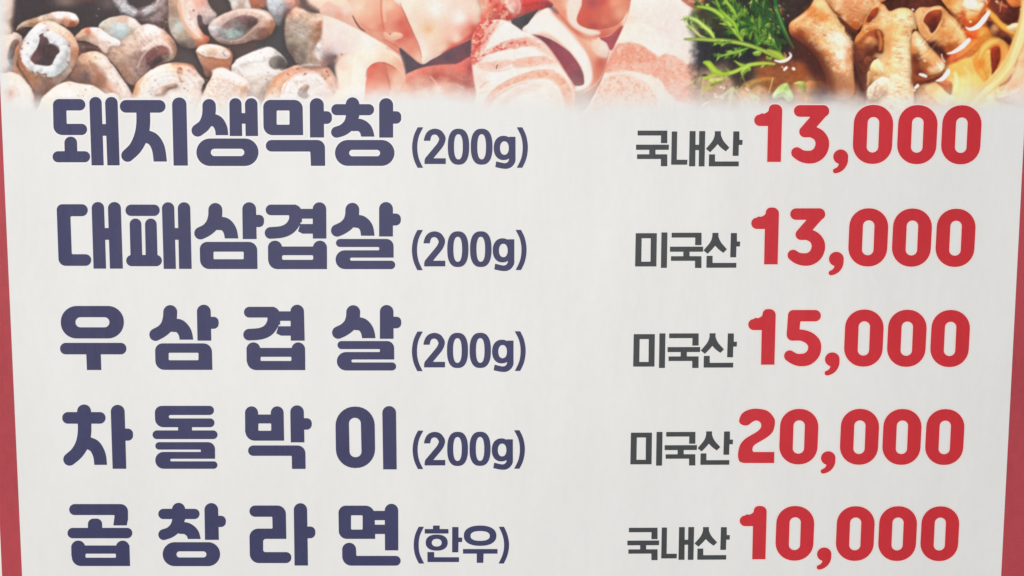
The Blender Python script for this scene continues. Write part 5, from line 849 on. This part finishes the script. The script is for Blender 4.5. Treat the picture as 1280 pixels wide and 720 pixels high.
ORIGIN = { # syllable prototypes with their own crop
 'guk': ((785, 150), [P((102, 113), (418, 113), (418, 247), (350, 247), (352, 165), (102, 165)), P((85, 263), (436, 263), (434, 318), (85, 318)), B(226, 310, 292, 375), P((96, 366), (418, 366), (418, 493), (350, 493), (350, 416), (96, 416))]),
 'nae': ((785, 150), [P((470, 122), (527, 122), (522, 424), (633, 424), (631, 477), (463, 477)), P((657, 118), (719, 118), (715, 494), (650, 494)), P((757, 118), (820, 118), (812, 495), (751, 495)), B(712, 264, 760, 321)]),
 'san': ((785, 150), [SM((926, 120, 1), (924, 165), (900, 225), (832, 308, 1), (876, 345, 1), (922, 298), (956, 258, 1), (992, 297), (1042, 335, 1), (1080, 296, 1), (1020, 226), (992, 165), (991, 120, 1)),
                      P((1122, 122), (1186, 122), (1186, 213), (1220, 213), (1217, 266), (1180, 266), (1177, 383), (1114, 383)), P((865, 367), (928, 367), (928, 443), (1180, 443), (1178, 495), (862, 495))]),
 'mi': ((785, 280), [P((85, 98), (307, 98), (302, 453), (78, 453)), C((147, 152), (243, 152), (240, 402), (143, 402)), P((355, 90), (418, 90), (412, 468), (349, 468))]),
}
ORIGIN_AT = [
 ((785, 150), [('guk', 85, 113, 436, 493), ('nae', 463, 118, 820, 495), ('san', 832, 120, 1220, 495)]),
 ((785, 280), [('mi', 78, 90, 418, 468), ('guk', 447, 93, 801, 469), ('san', 806, 95, 1194, 467)]),
 ((785, 405), [('mi', 57, 100, 397, 469), ('guk', 421, 100, 770, 469), ('san', 777, 99, 1160, 465)]),
 ((785, 525), [('mi', 27, 127, 366, 487), ('guk', 390, 127, 735, 485), ('san', 743, 121, 1118, 478)]),
 ((775, 645), [('guk', 78, 125, 417, 471), ('nae', 442, 118, 787, 468), ('san', 795, 118, 1170, 466)]),
]
DIGIT = {
 '1': ((930, 120), [P((226, 75, 57), (341, 75, 57), (327, 594), (203, 594), (213, 150)), S([(285, 150, 100), (230, 205, 106), (139, 219, 104)]), SM((139, 167), (180, 158), (212, 138), (234, 100, 1), (285, 130, 1), (285, 271, 1), (139, 271, 1))]),
 '3': ((930, 120), [P((452, 82, 53), (770, 82, 58), (770, 188, 50), (452, 188, 53)), S([(712, 137, 104), (640, 220, 103), (551, 322, 102)]),
                    S([(551, 322, 102), (612, 323, 104), (672, 352, 112), (704, 402, 122), (705, 455, 124), (680, 510, 122), (630, 545, 118), (575, 551, 115), (520, 539, 106), (478, 512, 101)])]),
 '5': ((930, 375), [P((404, 90, 48), (697, 90, 52), (697, 193, 52), (512, 193, 6), (503, 290), (503, 366), (384, 366, 55)),
                    S([(440, 317, 100), (520, 317, 102), (590, 342, 110), (632, 385, 118), (641, 430, 118), (626, 485, 118), (577, 530, 116), (512, 541, 112), (460, 530, 104), (416, 504, 101)])]),
 '2': ((920, 500), [SM((30, 180), (58, 120), (120, 86), (195, 78), (285, 98), (342, 158), (352, 212), (332, 286), (275, 340), (172, 402), (150, 440), (158, 466), (180, 468, 1), (347, 468, 1), (345, 568, 1), (72, 568, 1), (36, 555), (21, 520), (22, 465), (42, 398), (92, 344), (190, 285), (226, 245), (222, 205), (188, 185), (150, 197), (115, 224), (80, 230), (42, 214))]),
 '0': ((1070, 120), [P((386, 82, 172), (741, 82, 172), (714, 613, 172), (360, 613, 172)), C((505, 192, 52), (609, 192, 52), (595, 510, 52), (491, 510, 52))]),
 ',': ((930, 120), [E(803, 481, 938, 612, 2.0), S([(876, 546, 118), (893, 585, 84), (880, 632, 64), (850, 662, 50), (822, 673, 44)])]),
}
PRICES = [
 ((930, 120), [('1', 87, 75, 341, 594), ('3', 427, 82, 772, 609), (',', 800, 481, 938, 696), ('0', 978, 80, 1343, 612), ('0', 1376, 82, 1743, 614), ('0', 1772, 84, 2139, 616)]),
 ((930, 250), [('1', 62, 68, 310, 580), ('3', 395, 75, 735, 593), (',', 762, 466, 897, 678), ('0', 938, 75, 1298, 599), ('0', 1330, 77, 1692, 601), ('0', 1722, 79, 2085, 603)]),
 ((930, 375), [('1', 34, 82, 282, 583), ('5', 364, 90, 699, 597), (',', 727, 471, 859, 679), ('0', 902, 86, 1255, 600), ('0', 1287, 88, 1643, 602), ('0', 1676, 90, 2033, 604)]),
 ((920, 500), [('2', 20, 78, 352, 568), ('0', 389, 80, 741, 580), (',', 762, 461, 895, 662), ('0', 937, 80, 1285, 583), ('0', 1317, 81, 1669, 584), ('0', 1702, 82, 2055, 585)]),
 ((915, 620), [('1', 65, 90, 309, 570), ('0', 391, 90, 740, 582), (',', 764, 463, 893, 662), ('0', 936, 92, 1282, 584), ('0', 1316, 92, 1664, 585), ('0', 1695, 93, 2045, 586)]),
]
# ---------------------------------------------------------------- setting: the pale wall the banner hangs on
def slab(name, x0, x1, z0, z1, y0, y1, nx=1):
    v = [(x, y, z) for x in np.linspace(x0, x1, nx + 1) for y in (y0, y1) for z in (z0, z1)]; f = []
    for i in range(nx):
        a = 4 * i; b = a + 4
        f += [(a, b, b + 1, a + 1), (a + 2, a + 3, b + 3, b + 2), (a, a + 2, b + 2, b), (a + 1, b + 1, b + 3, a + 3)]
    e = 4 * nx; f += [(0, 1, 3, 2), (e, e + 2, e + 3, e + 1)]
    me = bpy.data.meshes.new(name); me.from_pydata(v, [], f); me.update(); return me
wall = put('wall', slab('wall', -3.0, 3.0, -1.2, 1.8, 0.0042, 0.10), M_back); wall['kind'] = 'structure'

# ---------------------------------------------------------------- the banner
XL, XR, ZB, ZT = -0.672, 0.690, -0.560, 0.430
banner = empty('menu_banner', None, (0.0, 0.0, ZB))
banner['label'] = 'white restaurant menu banner with red side borders, food photographs and printed prices'
banner['category'] = 'menu banner'
ROOT = Vector((0, 0, ZB))
def part(name, me, mat, parent=banner, x=0.0, y=0.0, z=0.0, scale=(1, 1, 1), label=None):
    off = ROOT if parent is banner else Vector(parent['at'])
    o = put(name, me, mat, parent, Vector((x, y, z)) - off, scale)
    if label: o['label'] = label
    return o
def group(name, x, z, label=None):
    o = empty(name, banner, Vector((x, 0, z)) - ROOT); o['at'] = (x, 0.0, z)
    if label: o['label'] = label
    return o
part('panel', slab('panel', XL, XR, ZB, ZT, 0.0, 0.004), M_paper, label='white printed vinyl sheet')
part('side_border', slab('border_a', -0.6500, -0.6247, ZB, ZT, -0.00020, -0.00001), M_border, label='thin red border strip beside the dish names')
part('side_border', slab('border_b', 0.6342, 0.6790, ZB, ZT, -0.00020, -0.00001), M_border, label='thin red border strip beside the prices')

# printed photographs: one fine flat sheet each
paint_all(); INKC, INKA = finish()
def bil(A, px, py):
    u = np.clip((px - PX0) / PSTEP, 0, len(pxs) - 1.001); v = np.clip((py - PY0) / PSTEP, 0, len(pys) - 1.001)
    i = u.astype(int); j = v.astype(int); fu = (u - i)[..., None]; fv = (v - j)[..., None]
    return (A[j, i] * (1 - fu) + A[j, i + 1] * fu) * (1 - fv) + (A[j + 1, i] * (1 - fu) + A[j + 1, i + 1] * fu) * fv
def photo_sheet(name, x0, x1, z0, z1, gain, label, step=0.00095):
    nx = int(round((x1 - x0) / step)); nz = int(round((z1 - z0) / step))
    X, Z = np.meshgrid(np.linspace(x0, x1, nx + 1), np.linspace(z0, z1, nz + 1))
    px, py = unface(X, Z); py = np.abs(py)                    # the strip goes on above the view as a mirror of itself
    py = np.where(py > 90, 90 - (py - 90), py) if z0 > 0.3 else py
    col = bil(INKC, px, py); a = bil(INKA, px, py)[..., 0]
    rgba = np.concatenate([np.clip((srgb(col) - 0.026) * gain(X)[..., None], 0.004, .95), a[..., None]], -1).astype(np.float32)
    me = bpy.data.meshes.new(name); n = X.size
    me.vertices.add(n); me.vertices.foreach_set('co', np.stack([X, np.full(X.shape, -0.00008), Z], -1).astype(np.float32).ravel())
    idx = np.arange(n).reshape(nz + 1, nx + 1); q = np.stack([idx[:-1, :-1], idx[:-1, 1:], idx[1:, 1:], idx[1:, :-1]], -1).reshape(-1, 4)
    me.loops.add(q.size); me.loops.foreach_set('vertex_index', q.ravel().astype(np.int32))
    me.polygons.add(len(q)); me.polygons.foreach_set('loop_start', (np.arange(len(q)) * 4).astype(np.int32)); me.polygons.foreach_set('loop_total', np.full(len(q), 4, np.int32))
    me.update(calc_edges=True); me.validate()
    at = me.color_attributes.new('ink', 'FLOAT_COLOR', 'POINT'); at.data.foreach_set('color', rgba.ravel())
    return part(name, me, M_photo, label=label)
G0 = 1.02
def gain(X): return G0 * (1 + 0.12 * np.clip((X - 0.0) / 0.6, 0, 1))      # ink lightened towards the right to make up for the lamp's fall-off
ZP = 0.203
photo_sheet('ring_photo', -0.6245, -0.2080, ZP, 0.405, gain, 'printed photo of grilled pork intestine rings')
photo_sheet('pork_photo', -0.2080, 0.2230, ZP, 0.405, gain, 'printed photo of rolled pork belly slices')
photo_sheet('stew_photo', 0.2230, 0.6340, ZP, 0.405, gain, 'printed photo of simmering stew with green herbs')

THICK = 0.00004
ROWW = ['top', 'second', 'third', 'fourth', 'bottom']
def glyph_part(name, pcs, mat, parent, level=0.0, y=INKZ):
    LP = cut(pcs, level); a, b = box_of(LP); c = (a + b) / 2
    return part(name, film(name, [q - c for q in LP], THICK), mat, parent, c[0], y, c[1])
def mid(o, bb, k):
    x0, y0, x1, y1 = bb
    return face([(o[0] + (x0 + x1) / 2 / k, o[1] + (y0 + y1) / 2 / k)])[0]
def span(o, bb, k):
    x0, y0, x1, y1 = bb; xm, ym = (x0 + x1) / 2, (y0 + y1) / 2
    q = face([(o[0] + x0 / k, o[1] + ym / k), (o[0] + x1 / k, o[1] + ym / k), (o[0] + xm / k, o[1] + y0 / k), (o[0] + xm / k, o[1] + y1 / k)])
    return q[1][0] - q[0][0], q[2][1] - q[3][1]

# dish names
for r, row in enumerate(NAMES):
    pages = [page(pcs, o[0], o[1], K1) for o, pcs in row]
    xs = [v for pg in pages for v in bounds(pg)[::2]]; ys = [v for pg in pages for v in bounds(pg)[1::2]]
    c = face([((min(xs) + max(xs)) / 2, (min(ys) + max(ys)) / 2)])[0]
    g = group('item_name', c[0], c[1], 'bold navy dish name in the %s row' % ROWW[r])
    for pg in pages: glyph_part('syllable', pg, M_navy, g)
    if r == 0: # white outline where the name runs over the photograph
        allp = [q for pg in pages for q in pg]
        x0, y0, x1, y1 = bounds(allp); xs_ = np.arange(x0 - 6, x1 + 6, GH); ys_ = np.arange(y0 - 6, y1 + 6, GH); X, Y = np.meshgrid(xs_, ys_)
        d = np.minimum.reduce([field(pg, X, Y) for pg in pages])
        LP = [face(simplify(q)) for q in loops(d, xs_, ys_, 2.7)]; a, b = box_of(LP); cc = (a + b) / 2
        part('outline', film('outline', [q - cc for q in LP], THICK), M_outline, g, cc[0], RIMZ, cc[1])

# weight notes
proto = []
for nm, pcs in WEIGHT:
    LP = cut(page(pcs, 505, 140, K2)); a, b = box_of(LP); c = (a + b) / 2
    proto.append((nm, film(nm, [q - c for q in LP], THICK), c))
c0 = mid(*WEIGHT_AT[0], K2); s0 = span(*WEIGHT_AT[0], K2)
for r, (o, bb) in enumerate(WEIGHT_AT):
    c = mid(o, bb, K2); s = span(o, bb, K2); fx, fz = s[0] / s0[0], s[1] / s0[1]
    g = group('weight_note', c[0], c[1], 'navy weight in brackets in the %s row' % ROWW[r])
    for nm, me, pc in proto:
        q = c + (pc - c0) * (fx, fz); part(nm, me, M_navy, g, q[0], INKZ, q[1], (fx, 1, fz))
c = face([(575, 681)])[0]; g = group('meat_note', c[0], c[1], 'navy note in brackets in the bottom row')
for nm, pcs in NOTE5: glyph_part(nm, page(pcs, 505, 640, K2), M_navy, g)

# origin notes
op = {}
for k_, (o, pcs) in ORIGIN.items():
    LP = cut(page(pcs, o[0], o[1], K3)); a, b = box_of(LP); c = (a + b) / 2; op[k_] = (film('syllable', [q - c for q in LP], THICK), b - a)
for r, (o, lst) in enumerate(ORIGIN_AT):
    c = mid(o, (lst[0][1], lst[0][2], lst[2][3], lst[2][4]), K3)
    g = group('origin_note', c[0], c[1], 'dark grey meat origin note in the %s row' % ROWW[r])
    for k_, *bb in lst:
        c = mid(o, bb, K3); s = span(o, bb, K3); me, sz = op[k_]
        f = np.clip(np.array(s) / sz, .96, 1.04)
        part('syllable', me, M_grey, g, c[0], INKZ, c[1], (f[0], 1, f[1]))

# prices
dp = {}
for k_, (o, pcs) in DIGIT.items():
    pg = page(pcs, o[0], o[1], K4); nm = 'comma' if k_ == ',' else 'digit'
    LP = cut(pg); a, b = box_of(LP); c = (a + b) / 2
    LH = cut(pg, 1.55, 2.5)
    dp[k_] = (nm, film(nm, [q - c for q in LP], THICK), film('outline', [q - c for q in LH], THICK), b - a)
for r, (o, lst) in enumerate(PRICES):
    c = mid(o, (lst[0][1], lst[0][2], lst[-1][3], lst[-1][4]), K4)
    g = group('price', c[0], c[1], 'large red price in the %s row' % ROWW[r])
    for k_, *bb in lst:
        nm, me, mh, sz = dp[k_]; c = mid(o, bb, K4); s = span(o, bb, K4)
        fz = min(max(s[1] / sz[1], .97), 1.03)
        part(nm, me, M_red, g, c[0], INKZ, c[1], (1, 1, fz)); part('outline', mh, M_pink, g, c[0], RIMZ, c[1], (1, 1, fz))
